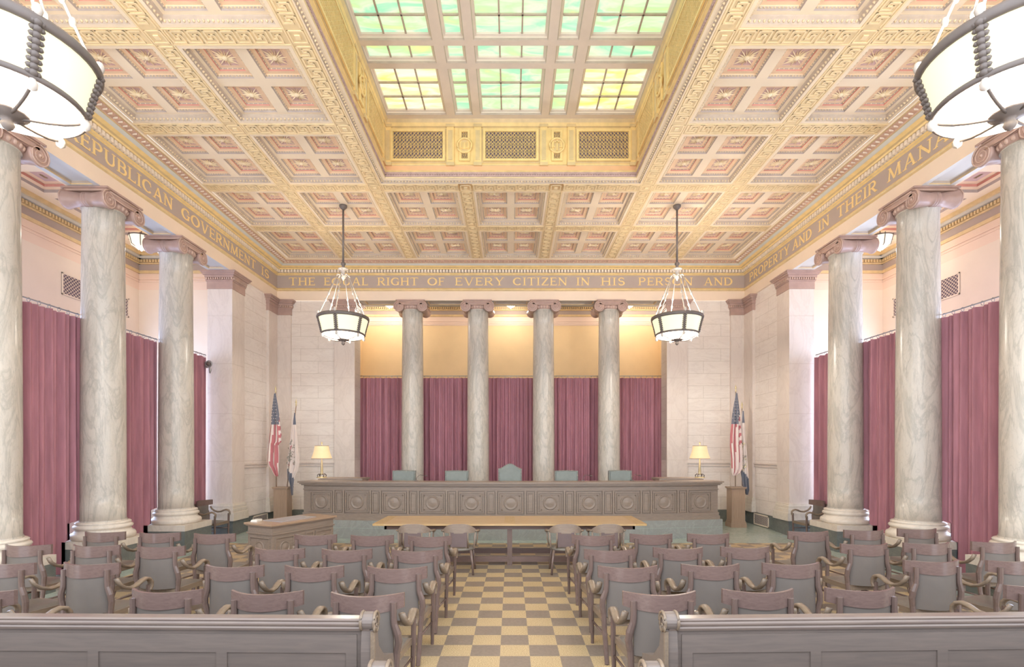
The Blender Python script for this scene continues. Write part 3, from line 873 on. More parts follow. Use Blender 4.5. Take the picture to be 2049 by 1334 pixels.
for x in (-2.535, -1.245, -.68, .68, 1.245, 2.535): well_pilaster(Matrix.Translation((x, WYB, 0)))
for s in (-1, 1):
    R = lambda y: Matrix.Translation((s * WX2, y, 0)) @ mxz(PI / 2 if s < 0 else -PI / 2)
    well_panel(R(9.86), 1.16, 'g'); well_panel(R(8.92), .3, 'book' if s > 0 else 'sword'); well_panel(R(7.15), 2.7, 'g'); well_panel(R(4.9), 1.1, 'g')
    for y in (10.58, 9.21, 8.63, 5.67): well_pilaster(R(y))

sk = B('frame')
gx = [(-2.46, -1.36, 3), (-1.07, -.83, 1), (-.56, .56, 3), (.83, 1.07, 1), (1.36, 2.46, 3)]
gy = [(9.30, 10.44, 3), (8.775, 9.05, 1), (5.66, 8.54, 8), (4.5, 5.3, 2)]
xs = [-WX2] + [v for g in gx for v in (g[0] - .06, g[1] + .06)] + [WX2]
yy = sorted([WYF] + [v for g in gy for v in (g[0] - .06, g[1] + .06)] + [WYB])
for i in range(0, len(xs), 2): sk.box(xs[i], xs[i + 1], WYF, WYB, SKZ, SKZ + .12, 'frame')
for i in range(0, len(yy), 2):
    for k in range(5): sk.box(gx[k][0] - .06, gx[k][1] + .06, yy[i], yy[i + 1], SKZ, SKZ + .12, 'frame')
sky = struct(sk, 'window_7', 'stained glass skylight in a pale frame')
for j, (y0, y1, ny) in enumerate(gy):
    for i, (x0, x1, nx) in enumerate(gx):
        f = B('frame')
        f.rings((x0 + x1) / 2, (y0 + y1) / 2, (x1 - x0) / 2 + .06, (y1 - y0) / 2 + .06, [(0, SKZ, None), (.015, SKZ + .03, 'mould'), (.02, SKZ + .05, 'frame'), (.05, SKZ + .065, 'frame'), (.06, SKZ + .09, 'frame')])
        for k in range(1, nx):
            x = x0 + (x1 - x0) * k / nx; f.box(x - .014, x + .014, y0, y1, SKZ + .06, SKZ + .1, 'mould')
        for k in range(1, ny):
            y = y0 + (y1 - y0) * k / ny; f.box(x0, x1, y - .014, y + .014, SKZ + .06, SKZ + .1, 'mould')
        fo = f.obj('glazing_frame', sky)
        g = 'glass_yellow' if (j == 0 and i in (0, 4)) or (j == 2 and i == 0 and False) else 'glass_green'
        B().box(x0, x1, y0, y1, SKZ + .09, SKZ + .1, g).obj('glass', fo)

# ------------------------------------------------------------------ columns
def col_parts(root, zb, zt, faces_y):
    """green block, white plinth, turned base, shaft, ionic capital (volutes face -y when faces_y)"""
    H = .485
    B('green').box(-H, H, -H, H, 0, zb, 'green_dk').obj('pedestal', root)
    p = B('base'); p.box(-H - .005, H + .005, -H - .005, H + .005, zb, zb + .125, 'base')
    p.lathe([(.33, .0), (.455, .0), (.475, .03), (.478, .07), (.46, .105), (.43, .115), (.425, .13), (.405, .145), (.4, .165), (.408, .18), (.425, .19), (.437, .215), (.425, .24), (.4, .25), (.395, .262), (.405, .27), (.408, .285), (.39, .3), (.345, .305), (.335, .315)], 40, 'base', (0, 0, zb + .125), True, False)
    p.obj('base', root)
    z0 = zb + .44; ht = zt - .29 - z0
    prof = []
    for i in range(13):
        q = i / 12
        prof.append((.333 - .027 * max(0, q - .25) ** 1.4 / .75 ** 1.4, z0 + ht * q))
    prof = [(.345, z0 - .01), (.345, z0 + .02)] + prof[0:] + [(.325, zt - .285), (.33, zt - .27), (.32, zt - .255)]
    B('col').lathe(prof, 48, 'col', (0, 0, 0), True, False).obj('shaft', root)
    c = B('capital')
    rot = Matrix.Identity(4) if faces_y else mxz(PI / 2)
    c.xf = rot
    c.box(-.40, .40, -.37, .37, zt - .07, zt - .035, 'capital_lt'); c.box(-.43, .43, -.40, .40, zt - .035, zt - .002, 'capital')
    c.box(-.33, .33, -.35, .35, zt - .16, zt - .07, 'capital')
    # egg and dart echinus
    for i in range(24):
        A = 2 * PI * i / 24
        c.sphere((.33 * math.cos(A), .33 * math.sin(A), zt - .195), .042, 'capital_lt', 8, 1.2)
    c.lathe([(.3, -.27), (.34, -.24), (.36, -.19), (.35, -.14)], 32, 'capital', (0, 0, zt), True, False)
    vz, vr = zt - .2, .155
    for s in (-1, 1):
        vx = s * .345
        # bolster: waisted roll running front to back
        m0 = c.xf
        c.xf = rot @ Matrix.Translation((vx, 0, vz)) @ Matrix.Rotation(PI / 2, 4, 'X')
        c.lathe([(.001, -.375), (.13, -.375), (vr, -.37), (vr, -.34), (.135, -.3), (.115, -.15), (.105, -.06), (.118, -.05), (.118, -.03), (.108, -.02), (.118, -.01), (.118, .01), (.108, .02), (.118, .03), (.118, .05), (.105, .06), (.115, .15), (.135, .3), (vr, .34), (vr, .37), (.13, .375), (.001, .375)], 28, 'capital', (0, 0, 0), True, False)
        c.xf = rot
        for f in (-1, 1):
            pts = []
            for i in range(64):
                q = i / 63
                A = PI / 2 + s * f * (-1) * 0 + q * 2 * PI * 2.6 * (-s)
                r = (vr - .012) * (1 - q) ** .85 + .018
                pts.append((vx + r * math.cos(A), f * .378, vz + r * math.sin(A)))
            c.tube(pts, [.013 * (1 - .5 * i / 63) for i in range(64)], 'capital_lt', 6)
            c.lathe([(.028, 0)], 8, 'capital_lt') if False else c.sphere((vx, f * .38, vz), .024, 'capital_lt', 8)
    # canopy band joining the volutes, front and back
    for f in (-1, 1):
        c.box(-.345, .345, f * .36 - .015, f * .36 + .015, zt - .145, zt - .055, 'capital')
        c.tube([(-.345, f * .378, zt - .062), (.345, f * .378, zt - .062)], .012, 'capital_lt', 6)
        c.tube([(-.3, f * .378, zt - .138), (0, f * .378, zt - .15), (.3, f * .378, zt - .138)], .011, 'capital_lt', 6)
    c.xf = None
    c.obj('capital', root)
g = 'marble columns along the side aisles'
cl = {(-1, 0): 'veined marble column cut off by the left picture edge', (-1, 1): 'veined marble column on the left, second from the left picture edge', (-1, 2): 'veined marble column on the left, beside the square pier',
      (1, 0): 'green tinted marble column cut off by the right picture edge', (1, 1): 'swirl veined marble column on the right, second from the right picture edge', (1, 2): 'swirl veined marble column on the right, beside the square pier'}
first = None
for s in (-1, 1):
    for k, y in enumerate(COLY):
        if first is None:
            first = thing('column', cl[(s, k)], 'column', (s * COLX, y, 0), 0, g)
            col_parts(first, .43, SOF, False)
        else: dup(first, (s * COLX, y, 0), PI if s > 0 else 0, cl[(s, k)], g)
bl = ['leftmost of the four marble columns behind the judges bench', 'second from left of the four marble columns behind the judges bench', 'third from left of the four marble columns behind the judges bench', 'rightmost of the four marble columns behind the judges bench']
firstb = None
for k, x in enumerate(BCX):
    if firstb is None:
        firstb = thing('column', bl[k], 'column', (x, BCY, 0), 0, 'marble columns behind the bench')
        col_parts(firstb, .36, SOF, True)
    else: dup(firstb, (x, BCY, 0), 0, bl[k])

# ------------------------------------------------------------------ piers and pilasters
def pil_box(root, x0, x1, y0, y1, zt, zb=.36, base=.075):
    B('green').box(x0 - .03, x1 + .03, y0 - .03, y1 + .03, 0, zb, 'green_dk').obj('pedestal', root)
    p = B('base')
    for za, zc, d in ((0, .12, base), (.12, .2, base * .95), (.2, .24, base * .6), (.24, .3, base * .7), (.3, .34, base * .35), (.34, .385, base * .5), (.385, .43, base * .2)):
        p.box(x0 - d, x1 + d, y0 - d, y1 + d, zb + za, zb + zc, 'base')
    p.obj('base', root)
    m = B('pil')
    z = zb + .43
    for q in (1.85, 3.05, 4.3, 5.5, zt - .44):
        m.box(x0, x1, y0, y1, z, q - .006, 'pil'); m.box(x0 + .004, x1 - .004, y0 + .004, y1 - .004, q - .006, q, 'mould'); z = q
    m.obj('shaft', root)
    c = B('capital')
    for za, zc, d in ((.44, .25, .012), (.25, .225, .03), (.16, .1, .05), (.1, .06, .085), (.06, .03, .11), (.03, .002, .13)):
        c.box(x0 - d, x1 + d, y0 - d, y1 + d, zt - za, zt - zc, 'capital')
    c.box(x0 - .02, x1 + .02, y0 - .02, y1 + .02, zt - .225, zt - .16, 'capital')
    n = int((x1 - x0) / .055)
    for i in range(n + 1):
        x = x0 + (x1 - x0) * i / n
        c.box(x - .014, x + .014, y0 - .055, y0, zt - .215, zt - .165, 'capital_lt')
    n = int((y1 - y0) / .055)
    for i in range(n + 1):
        y = y0 + (y1 - y0) * i / n
        for xx in ((x0 - .055, x0), (x1, x1 + .055)): c.box(*xx, y - .014, y + .014, zt - .215, zt - .165, 'capital_lt')
    c.obj('capital', root)
for s, lb in ((-1, 'square marble pier at the end of the left colonnade'), (1, 'square marble pier at the end of the right colonnade')):
    r = thing('pier', lb, 'pier', (s * 7.29, (PY0 + PY1) / 2, 0))
    pil_box(r, -.31, .31, -.3, .3, SOF)
for s, lb in ((-1, 'flat marble pilaster left of the maroon curtains'), (1, 'flat marble pilaster right of the maroon curtains')):
    r = thing('pilaster', lb, 'pilaster', (s * (OPX + .305), FY + .28, 0))
    pil_box(r, -.305, .305, -.3, .27, SOF, .36, .05)
for s, lb in ((-1, 'marble corner pilaster behind the left flags'), (1, 'marble corner pilaster behind the right flags')):
    r = thing('pilaster', lb, 'pilaster', (s * FX, FY, 0))
    x0, x1 = (-.05, .41) if s < 0 else (-.41, .05)
    pil_box(r, x0, x1, -.05 if False else -.02, .06, SOF, .36, .05)
    r2 = None
    sx0, sx1 = (-.06, .02) if s < 0 else (-.02, .06)
    w_ = B('pil'); w_.box(sx0, sx1, -.56, 0, .79, SOF - .44, 'pil'); w_.obj('side_shaft', r)
    w_ = B('capital')
    for za, zc, d in ((.44, .25, .012), (.25, .225, .03), (.225, .16, .02), (.16, .1, .05), (.1, .06, .085), (.06, .03, .11), (.03, .002, .13)):
        a0, a1 = (sx0, sx1 + d) if s < 0 else (sx0 - d, sx1)
        w_.box(a0, a1, -.56 - d, 0, SOF - za, SOF - zc, 'capital')
    w_.obj('side_capital', r)
    w_ = B('base')
    for za, zc, d in ((0, .12, .05), (.12, .2, .047), (.2, .24, .03), (.24, .3, .035), (.3, .34, .017), (.34, .385, .025), (.385, .43, .01)):
        a0, a1 = (sx0, sx1 + d) if s < 0 else (sx0 - d, sx1)
        w_.box(a0, a1, -.56 - d, 0, .36 + za, .36 + zc, 'base')
    w_.obj('side_base', r)

# ------------------------------------------------------------------ curtains
def curtain(name, label, group, a, c, place, short, seed, gaps=(0, 0)):
    """pleated cloth from a to c along a line; place(t, depth, z) -> world; short = how far the ends draw in near the floor"""
    rnd = random.Random(seed)
    r = thing(name, label, 'curtain', place((a + c) / 2, 0, 0), 0, group)
    O = Vector(r.location)
    n = int((c - a) * 90)
    ph = [rnd.uniform(0, 6.28) for _ in range(4)]
    zs = [.02, .2, .4, .56, .58, .86, .89, 1.4, 2.2, 3.0, 3.8, 4.2, CT - .06, CT - .02]
    rows = []
    for z in zs:
        k = short * (1 if z < .57 else (.66 if z < .875 else 0))
        row = []
        for i in range(n + 1):
            q = i / n
            t = min(max(a + gaps[0] + (c - a - gaps[0] - gaps[1]) * q, a + gaps[0] + k), c - gaps[1] - k)
            tt = a + (c - a) * q
            d = .05 * math.sin(tt * 2 * PI / .135 + ph[0] + .8 * math.sin(tt * 3.1 + ph[1])) + .034 * math.sin(tt * 2 * PI / .31 + ph[2]) + .012 * math.sin(tt * 2 * PI / .083 + z * .3 + ph[3])
            d *= .75 + .25 * (1 - z / CT)
            row.append(tuple(Vector(place(t, d, z)) - O))
        rows.append(row)
    B('velvet').grid(rows, 'velvet').obj('cloth', r)
    rod = B('steel').tube([tuple(Vector(place(a + .02, 0, CT + .04)) - O), tuple(Vector(place(c - .02, 0, CT + .04)) - O)], .012, 'steel', 8)
    rod = rod.obj('rod', r)
    m = max(3, int((c - a) / .17))
    for i in range(m):
        t = a + .06 + (c - a - .12) * i / (m - 1)
        p = Vector(place(t, 0, CT + .022)) - O
        e = Vector(place(t, 1, CT)) - Vector(place(t, 0, CT))
        q = [tuple(p + e * .026 * math.cos(k * PI / 5) + Vector((0, 0, .034 * math.sin(k * PI / 5)))) for k in range(10)]
        B('steel').tube(q, .005, 'steel', 5, True, None, True).obj('ring', rod)
CX = 7.58
lab = {0: 'maroon velvet curtain between the two nearest {s} columns', 1: 'maroon velvet curtain between the second and third {s} columns', 2: 'narrow strip of maroon curtain between the last {s} column and the pier'}
for s, nm in ((-1, 'left'), (1, 'right')):
    for k, (a, c, sh) in enumerate(((COLY[0] + .12, COLY[1] - .12, .38), (COLY[1] + .12, COLY[2] - .12, .38), (COLY[2] + .12, PY0 - .09, .38))):
        curtain('curtain', lab[k].format(s=nm), 'maroon velvet curtains', a, c, lambda t, d, z, s=s: (s * (CX + d), t, z), sh, 10 * k + (3 if s > 0 else 0), (.1 if k == 0 and s < 0 else 0, .03))
bx = [-OPX - .24, BCX[0], BCX[1], BCX[2], BCX[3], OPX + .24]
bw = ['leftmost', 'second from left', 'middle', 'second from right', 'rightmost']
for k in range(5):
    curtain('curtain', bw[k] + ' of five maroon curtains behind the bench columns', 'maroon velvet curtains', bx[k] + .01, bx[k + 1] - .01, lambda t, d, z: (t, 16.42 + d, z), 0, 60 + k)

# ------------------------------------------------------------------ wall vents
def lattice(b, w, h, nx, nz, mat, back):
    """local: x along wall, z up, faces -y"""
    b.box(-w / 2, w / 2, -.006, -.002, 0, h, back)
    for x0, x1, a, c in ((-w / 2, w / 2, 0, .03), (-w / 2, w / 2, h - .03, h), (-w / 2, -w / 2 + .03, 0, h), (w / 2 - .03, w / 2, 0, h)): b.box(x0, x1, -.02, -.002, a, c, mat)
    u, v = w / nx, h / nz
    for i in range(nx):
        for j in range(nz):
            x, z = -w / 2 + (i + .5) * u, (j + .5) * v
            for sg in (-1, 1):
                t = .2 * u
                b.add([(x - u / 2 - t * .5, -.016, z - sg * v / 2), (x - u / 2 + t * .5, -.016, z - sg * v / 2), (x + u / 2 + t * .5, -.016, z + sg * v / 2), (x + u / 2 - t * .5, -.016, z + sg * v / 2)], [(0, 1, 2, 3)], mat)
            b.box(x - u * .5, x - u * .3, -.014, -.004, z - v * .2, z + v * .2, mat) if False else None
for s, nm in ((-1, 'left'), (1, 'right')):
    o = B('cream_wall'); lattice(o, 1.95, .48, 22, 6, 'cream_wall', 'hole_shade')
    v = o.obj('wall_vent'); v.location = (s * (AX - .001), 12.15, 5.48); v.rotation_euler = (0, 0, PI / 2 if s < 0 else -PI / 2)
    tag(v, 'pierced cream vent high on the %s aisle wall above the curtains' % nm, 'vent', 'pierced vents')
    o = B('dent'); lattice(o, .86, .32, 12, 5, 'dent', 'hole_shade')
    v = o.obj('wall_vent'); v.location = (s * 7.008, 14.5, .02); v.rotation_euler = (0, 0, PI / 2 if s < 0 else -PI / 2)
    tag(v, 'ivory lattice vent low in the %s wall by the flag stand' % nm, 'vent', 'lattice vents')

# ------------------------------------------------------------------ chandeliers and lanterns
def bulb(name, parent, loc, watts, rad=.06, col=(1, .91, .8)):
    l = bpy.data.lights.new(name, 'POINT'); l.energy = watts; l.shadow_soft_size = rad; l.color = col
    o = bpy.data.objects.new(name, l); COL.objects.link(o); o.parent = parent; o.location = loc
    return o
def chandelier(root):
    """origin at the ceiling; hangs down"""
    zt, zbm, rt, rb = -2.60, -2.97, .56, .47
    hub = -1.62
    B('bronze').lathe([(.001, 0), (.09, 0), (.085, -.04), (.04, -.09), (.03, -.1)], 16, 'bronze').obj('canopy', root)
    b = B('bronze').tube([(0, 0, -.08), (0, 0, hub + .3)], .022, 'bronze', 10)
    b.lathe([(.022, .32), (.05, .3), (.055, .27), (.03, .24), (.035, .2)], 14, 'bronze', (0, 0, hub))
    b.obj('rod', root)
    h = B('bronze_lt').lathe([(.03, .2), (.06, .19), (.115, .16), (.115, .145), (.05, .12), (.035, .05), (.06, .02), (.065, -.02), (.03, -.06), (.012, -.1), (.001, -.12)], 16, 'bronze_lt', (0, 0, hub))
    for i in range(6):
        A = PI / 6 + i * PI / 3
        d = Vector((math.cos(A), math.sin(A), 0))
        h.tube([tuple(d * .05 + Vector((0, 0, hub))), tuple(d * .12 + Vector((0, 0, hub + .03))), tuple(d * .15 + Vector((0, 0, hub - .02)))], .014, 'bronze_lt', 6)
    h.obj('hub', root)
    for i in range(6):
        A = PI / 6 + i * PI / 3
        d = Vector((math.cos(A), math.sin(A), 0))
        p0 = d * .14 + Vector((0, 0, hub - .02)); p1 = d * (rt - .02) + Vector((0, 0, zt + .02))
        b = B('bronze_lt').tube([tuple(p0), tuple(p1)], .011, 'bronze_lt', 6)
        for q in (.45, .62):
            p = p0.lerp(p1, q); b.sphere(tuple(p), .026, 'bronze_lt', 8, 1.6)
        b.obj('arm', root)
    def ring(name, r, z, w_, h_, mt):
        b = B(mt).tube([(r * math.cos(k * PI / 24), r * math.sin(k * PI / 24), z) for k in range(48)], 1, mt, 8, True, (w_, h_), True)
        return b.obj(name, root)
    B('frame').lathe([(.001, -2.8), (.44, -2.79)], 32, 'frame', (0, 0, 0), True, False).obj('added_baffle', root)  # disc added to block the lower bulb from the ceiling
    ring('top_rim', rt, zt, .025, .04, 'bronze'); ring('bottom_rim', rb, zbm, .018, .022, 'bronze')
    for i in range(6):   # shade panels between the ribs
        rows = []
        for q in (0, .25, .5, .75, 1):
            r = rb + (rt - rb) * q ** 1.15
            rows.append([(r * math.cos(A), r * math.sin(A), zbm + (zt - zbm) * q) for A in [(i + k / 8) * PI / 3 + PI / 6 for k in range(9)]])
        B('shade_far').grid(rows, 'shade_far').obj('shade_panel', root)
    for i in range(6):
        A = PI / 6 + i * PI / 3
        d = Vector((math.cos(A), math.sin(A), 0)); tn = Vector((-d.y, d.x, 0))
        b = B('bronze')
        for k in range(9):
            q = (k + .5) / 9; r = rb + (rt - rb) * q ** 1.15 + .01
            c = d * r + Vector((0, 0, zbm + (zt - zbm) * q))
            b.sphere(tuple(c), .034, 'bronze', 8, .75)
            for sg in (-1, 1): b.sphere(tuple(c + tn * sg * .028), .022, 'bronze', 6, .8)
        b.sphere(tuple(d * (rt + .0) + Vector((0, 0, zt + .07))), .035, 'bronze_lt', 8, 1.5)
        b.obj('rib', root)
        e = B('bronze_lt').lathe([(.001, -.09), (.03, -.07), (.036, -.03), (.02, 0), (.001, .01)], 8, 'bronze_lt', tuple(d * rb + Vector((0, 0, zbm - .02))))
        e.obj('drop', root)
    dep = .12
    prof = [(rb * math.cos(q * PI / 2 / 6), -dep * math.sin(q * PI / 2 / 6)) for q in range(7)]
    B('bowl').lathe(prof[:-1] + [(.08, -dep)], 36, 'bowl', (0, 0, zbm), True, False).obj('bowl', root)
    for i in range(6):
        A = PI / 6 + i * PI / 3
        b = B('bronze_lt').tube([((r + .006) * math.cos(A), (r + .006) * math.sin(A), zbm + z - .012) for r, z in prof[:-1]] + [(.08 * math.cos(A), .08 * math.sin(A), zbm - dep - .01)], .013, 'bronze', 6)
        b.obj('bowl_rib', root)
    B('bronze').lathe([(.13, .012), (.13, -.005), (.05, -.03), (.03, -.05), (.045, -.08), (.03, -.11), (.001, -.13)], 14, 'bronze', (0, 0, zbm - dep)).obj('finial', root)
chn = None
for x, y, lb in ((-3.86, 11.95, 'far left hanging bowl chandelier in front of the left flags wall'), (3.83, 11.95, 'far right hanging bowl chandelier in front of the right lamp wall'),
                 (-3.86, 3.98, 'near chandelier cut off at the top left corner'), (3.83, 3.98, 'near chandelier cut off at the top right corner')):
    if chn is None:
        chn = thing('chandelier', lb, 'chandelier', (x, y, ZC + Z1), 0, 'bowl chandeliers'); chandelier(chn); c = chn
    else: c = dup(chn, (x, y, ZC + Z1), 0, lb)
    bulb('bulb', c, (0, 0, -2.60), UP_WATTS, .1); bulb('bulb', c, (0, 0, -2.93), DOWN_WATTS, .1)

def lantern(root):
    b = B('bronze').tube([(0, 0, 0), (0, 0, -.12)], .012, 'bronze', 6); b.obj('rod', root)
    r0, r1 = .25, .16
    for i in range(6):
        rows = [[(r * math.cos(A), r * math.sin(A), z) for A in [(i + k / 4) * PI / 3 for k in range(5)]] for r, z in ((r0, -.14), (r1 + .04, -.34), (.06, -.42))]
        B('lantern').grid(rows, 'lantern').obj('glass_panel', root)
        A = i * PI / 3
        B('bronze').tube([(r * math.cos(A) * 1.02, r * math.sin(A) * 1.02, z) for r, z in ((r0, -.11), (r0, -.14), (r1 + .04, -.34), (.06, -.425))], .01, 'bronze', 5).obj('rib', root)
    B('bronze').tube([(r0 * math.cos(k * PI / 12), r0 * math.sin(k * PI / 12), -.14) for k in range(24)], .014, 'bronze', 6, True, None, True).obj('rim', root)
    B('bronze').lathe([(.06, -.42), (.03, -.44), (.001, -.47)], 8, 'bronze').obj('finial', root)
ln = None
for x, y, lb in ((-8.6, 12.08, 'lit lantern behind the left columns'), (8.6, 12.08, 'lit lantern behind the right columns'), (-3.95, 16.9, 'ceiling light over the leftmost gap behind the bench'), (0.0, 16.9, 'ceiling light over the middle curtain behind the bench'), (3.86, 16.9, 'ceiling light over the rightmost gap behind the bench')):
    if ln is None: ln = thing('lantern', lb, 'lantern', (x, y, AZ), 0, 'small lit lanterns'); lantern(ln); c = ln
    else: c = dup(ln, (x, y, AZ), .3, lb)
    bulb('bulb', c, (0, 0, -.5), 15 if abs(x) < 5 else 8, .05)

# ------------------------------------------------------------------ judges' bench on its marble step
R0, BY = 27.0, 12.2
def bend(p):
    x, y, z = p
    t = x / R0
    r = R0 - y
    return (r * math.sin(t), BY + R0 - r * math.cos(t), z)
def bent(b): b.v = [bend(p) for p in b.v]; return b
def xbox(b, x0, x1, y0, y1, z0, z1, mat, step=.7):
    n = max(1, int((x1 - x0) / step))
    for i in range(n): b.box(x0 + (x1 - x0) * i / n, x0 + (x1 - x0) * (i + 1) / n, y0, y1, z0, z1, mat)
HW = 5.12
b = B('green'); xbox(b, -HW - .1, HW + .1, 0, 2.35, 0, .44, 'green'); xbox(b, -HW - .1, HW + .1, -.004, .0, .255, .26, 'green_lt')
st = bent(b).obj('dais'); tag(st, 'dark green marble step under the judges bench', 'dais')
jb = thing('judges_bench', 'long dark oak judges bench with round carved panels', 'bench')
b = B('bench'); xbox(b, -HW, HW, .05, .12, .44, 1.3, 'bench'); b.box(-HW, -HW + .07, .05, 1.9, .44, 1.3, 'bench'); b.box(HW - .07, HW, .05, 1.9, .44, 1.3, 'bench'); bent(b).obj('body', jb)
b = B('bench'); xbox(b, -HW - .03, HW + .03, 0, .12, .44, .53, 'bench'); xbox(b, -HW - .01, HW + .01, .02, .12, .53, .58, 'bench'); xbox(b, -HW - .02, HW + .02, .015, .12, .58, .605, 'bench'); bent(b).obj('plinth', jb)
b = B('bench'); xbox(b, -HW - .09, HW + .09, -.08, .55, 1.335, 1.375, 'bench'); xbox(b, -HW - .06, HW + .06, -.05, .14, 1.305, 1.335, 'bench'); xbox(b, -HW - .03, HW + .03, -.02, .14, 1.275, 1.305, 'bench'); xbox(b, -HW, HW, .02, .12, 1.16, 1.19, 'bench'); bent(b).obj('top_rail', jb)
def moulded(b, x0, x1, z0, z1, y, mt):
    w_ = .028
    for xa, xb, za, zb in ((x0, x1, z0, z0 + w_), (x0, x1, z1 - w_, z1), (x0, x0 + w_, z0 + w_, z1 - w_), (x1 - w_, x1, z0 + w_, z1 - w_)): b.box(xa, xb, y - .022, y + .01, za, zb, mt)
def medallion(b, x, z, r, y, mt):
    m = b.xf
    b.xf = (m or Matrix.Identity(4)) @ Matrix.Translation((x, y, z)) @ Matrix.Rotation(PI / 2, 4, 'X')
    b.lathe([(r, -.005), (r, .012), (r * .95, .024), (r * .87, .024), (r * .82, .01), (r * .6, .018), (r * .3, .03), (.001, .034)], 24, mt, (0, 0, 0), True, False)
    b.xf = m
PS = .93
for k in range(-5, 6):
    b = B('bench'); x = k * PS
    moulded(b, x - .3, x + .3, .63, 1.13, .05, 'bench')
    moulded(b, x - .25, x + .25, .67, 1.09, .055, 'bench')
    for sx in (-1, 1):
        for sz in (.71, 1.05): medallion(b, x + sx * .21, sz, .022, .05, 'bench')
    cp = bent(b).obj('carved_panel', jb)
    b = B('bench'); medallion(b, x, .88, .165, .05, 'bench'); bent(b).obj('medallion', cp)
for k in range(-5, 5):
    b = B('bench'); x = (k + .5) * PS
    moulded(b, x - .085, x + .085, .63, 1.13, .05, 'bench')
    b.box(x - .05, x + .05, .035, .06, .68, 1.08, 'bench')
    for sx in (-1, 1): b.box(x + sx * .125 - .022, x + sx * .125 + .022, .02, .06, .58, 1.16, 'bench')
    bent(b).obj('narrow_panel', jb)
# desk surfaces at the two ends, carrying the lamps
for s, nm in ((-1, 'left'), (1, 'right')):
    cx, cy, _ = bend((s * 4.5, .95, 0))
    r = thing('side_table', 'brown side table behind the %s end of the judges bench' % nm, 'table', (cx, cy, .44))
    b = B('brown_leather'); b.box(-.56, .56, -.38, .38, .92, .965, 'bench'); b.box(-.53, .53, -.35, .35, .965, .975, 'bench'); b.obj('tabletop', r)
    for x in (-.5, .5):
        for y in (-.32, .32): B('bench').box(x - .03, x + .03, y - .03, y + .03, 0, .92, 'bench').obj('leg', r)
lamp = None
for x, lb in ((-4.90, 'lit table lamp on the left end of the judges bench'), (4.9, 'lit table lamp on the right end of the judges bench')):
    loc = (x, 13.45, .44 + .975)
    if lamp is None:
        lamp = thing('table_lamp', lb, 'lamp', loc, 0, 'lamps on the bench ends'); c = lamp
        b = B('brass').lathe([(.13, 0), (.13, .02), (.11, .03), (.04, .035)], 20, 'brass')
        for i in range(4):
            A = i * PI / 2 + PI / 4; d = Vector((math.cos(A), math.sin(A), 0))
            b.tube([tuple(d * .11 + Vector((0, 0, .03))), tuple(d * .12 + Vector((0, 0, .07))), tuple(d * .08 + Vector((0, 0, .1))), tuple(d * .03 + Vector((0, 0, .09)))], .014, 'bronze', 6)
        b.obj('base', lamp)
        B('brass').lathe([(.03, .08), (.045, .11), (.03, .13), (.036, .16), (.018, .4), (.01, .5), (.008, .88)], 12, 'brass').obj('stem', lamp)
        n, rows = 24, []
        for q in range(5):
            hz = q / 4; r = .255 - .085 * hz + .012 * math.sin(hz * PI)* -1
            rows.append([((r * (1 + .012 * (k % 2))) * math.cos(2 * PI * k / 48), (r * (1 + .012 * (k % 2))) * math.sin(2 * PI * k / 48), .5 + .33 * hz) for k in range(49)])
        B('lampshade').grid(rows, 'lampshade').obj('lamp_shade', lamp)
        b = B('honey')
        for r, z in ((.257, .5), (.173, .83)): b.tube([(r * math.cos(k * PI / 16), r * math.sin(k * PI / 16), z) for k in range(32)], .007, 'honey', 5, True, None, True)
        b.obj('shade_trim', lamp)
        b = B('brass').sphere((0, 0, .9), .022, 'brass', 8, 1.6); b.obj('finial', lamp)
    else: c = dup(lamp, loc, 0, lb)
    bulb('bulb', c, (0, 0, .64), 5, .04)

# ------------------------------------------------------------------ judges' chairs
def judge_chair(root, zt, peak):
    b = B('green_leather'); w_ = .3
    pts = []
    n = 16
    rows = []
    zb = .52
    outline = []
    for i in range(n + 1):
        q = -1 + 2 * i / n
        top = zt + (peak * (math.cos(q * PI) * .5 + .5) if peak else .012 * (1 - q * q))
        outline.append((q * w_, top))
    poly = [(-w_, zb)] + outline + [(w_, zb)]
    b.prism([(x, z) for x, z in poly], -.05, .05, 'green_leather', 'Y')
    inner = [(x * .86, zb + .03 + (z - zb - .03) * .95) for x, z in poly]
    b.prism(inner, -.075, .0, 'green_leather', 'Y'); b.prism(inner, .0, .085, 'green_leather', 'Y')
    o = b.obj('backrest', root); o.location = (0, .0, 0)
    m = B('nail')
    for (xa, za), (xb_, zb_) in zip(poly[:-1], poly[1:]):
        d = math.hypot(xb_ - xa, zb_ - za); k = max(1, int(d / .035))
        for i in range(k):
            m.sphere((xa * .95 + (xb_ - xa) * .95 * i / k, -.05, za - .012 + (zb_ - za) * i / k), .012, 'nail', 6)
    m.obj('nail_trim', root)
    s_ = B('green_leather'); s_.box(-.3, .3, -.58, -.04, .42, .52, 'green_leather'); s_.obj('seat', root)
    for sx in (-1, 1):
        a_ = B('wood'); a_.box(sx * .31 - .03, sx * .31 + .03, -.5, .02, .66, .7, 'wood'); a_.box(sx * .31 - .025, sx * .31 + .025, -.48, -.42, .45, .66, 'wood'); a_.obj('arm', root)
    f = B('wood'); f.lathe([(.03, .08), (.035, .42)], 12, 'wood', (0, -.3, 0))
    for i in range(5):
        A = 2 * PI * i / 5 + .3
        f.tube([(0, -.3, .1), (.3 * math.cos(A), -.3 + .3 * math.sin(A), .03)], .025, 'wood', 6)
    f.obj('base', root)
ja = thing('judge_chair', 'green leather judge chair, leftmost behind the bench', 'chair', (-2.78, 13.55, .44), 0, 'green leather judge chairs')
judge_chair(ja, 1.16, 0)
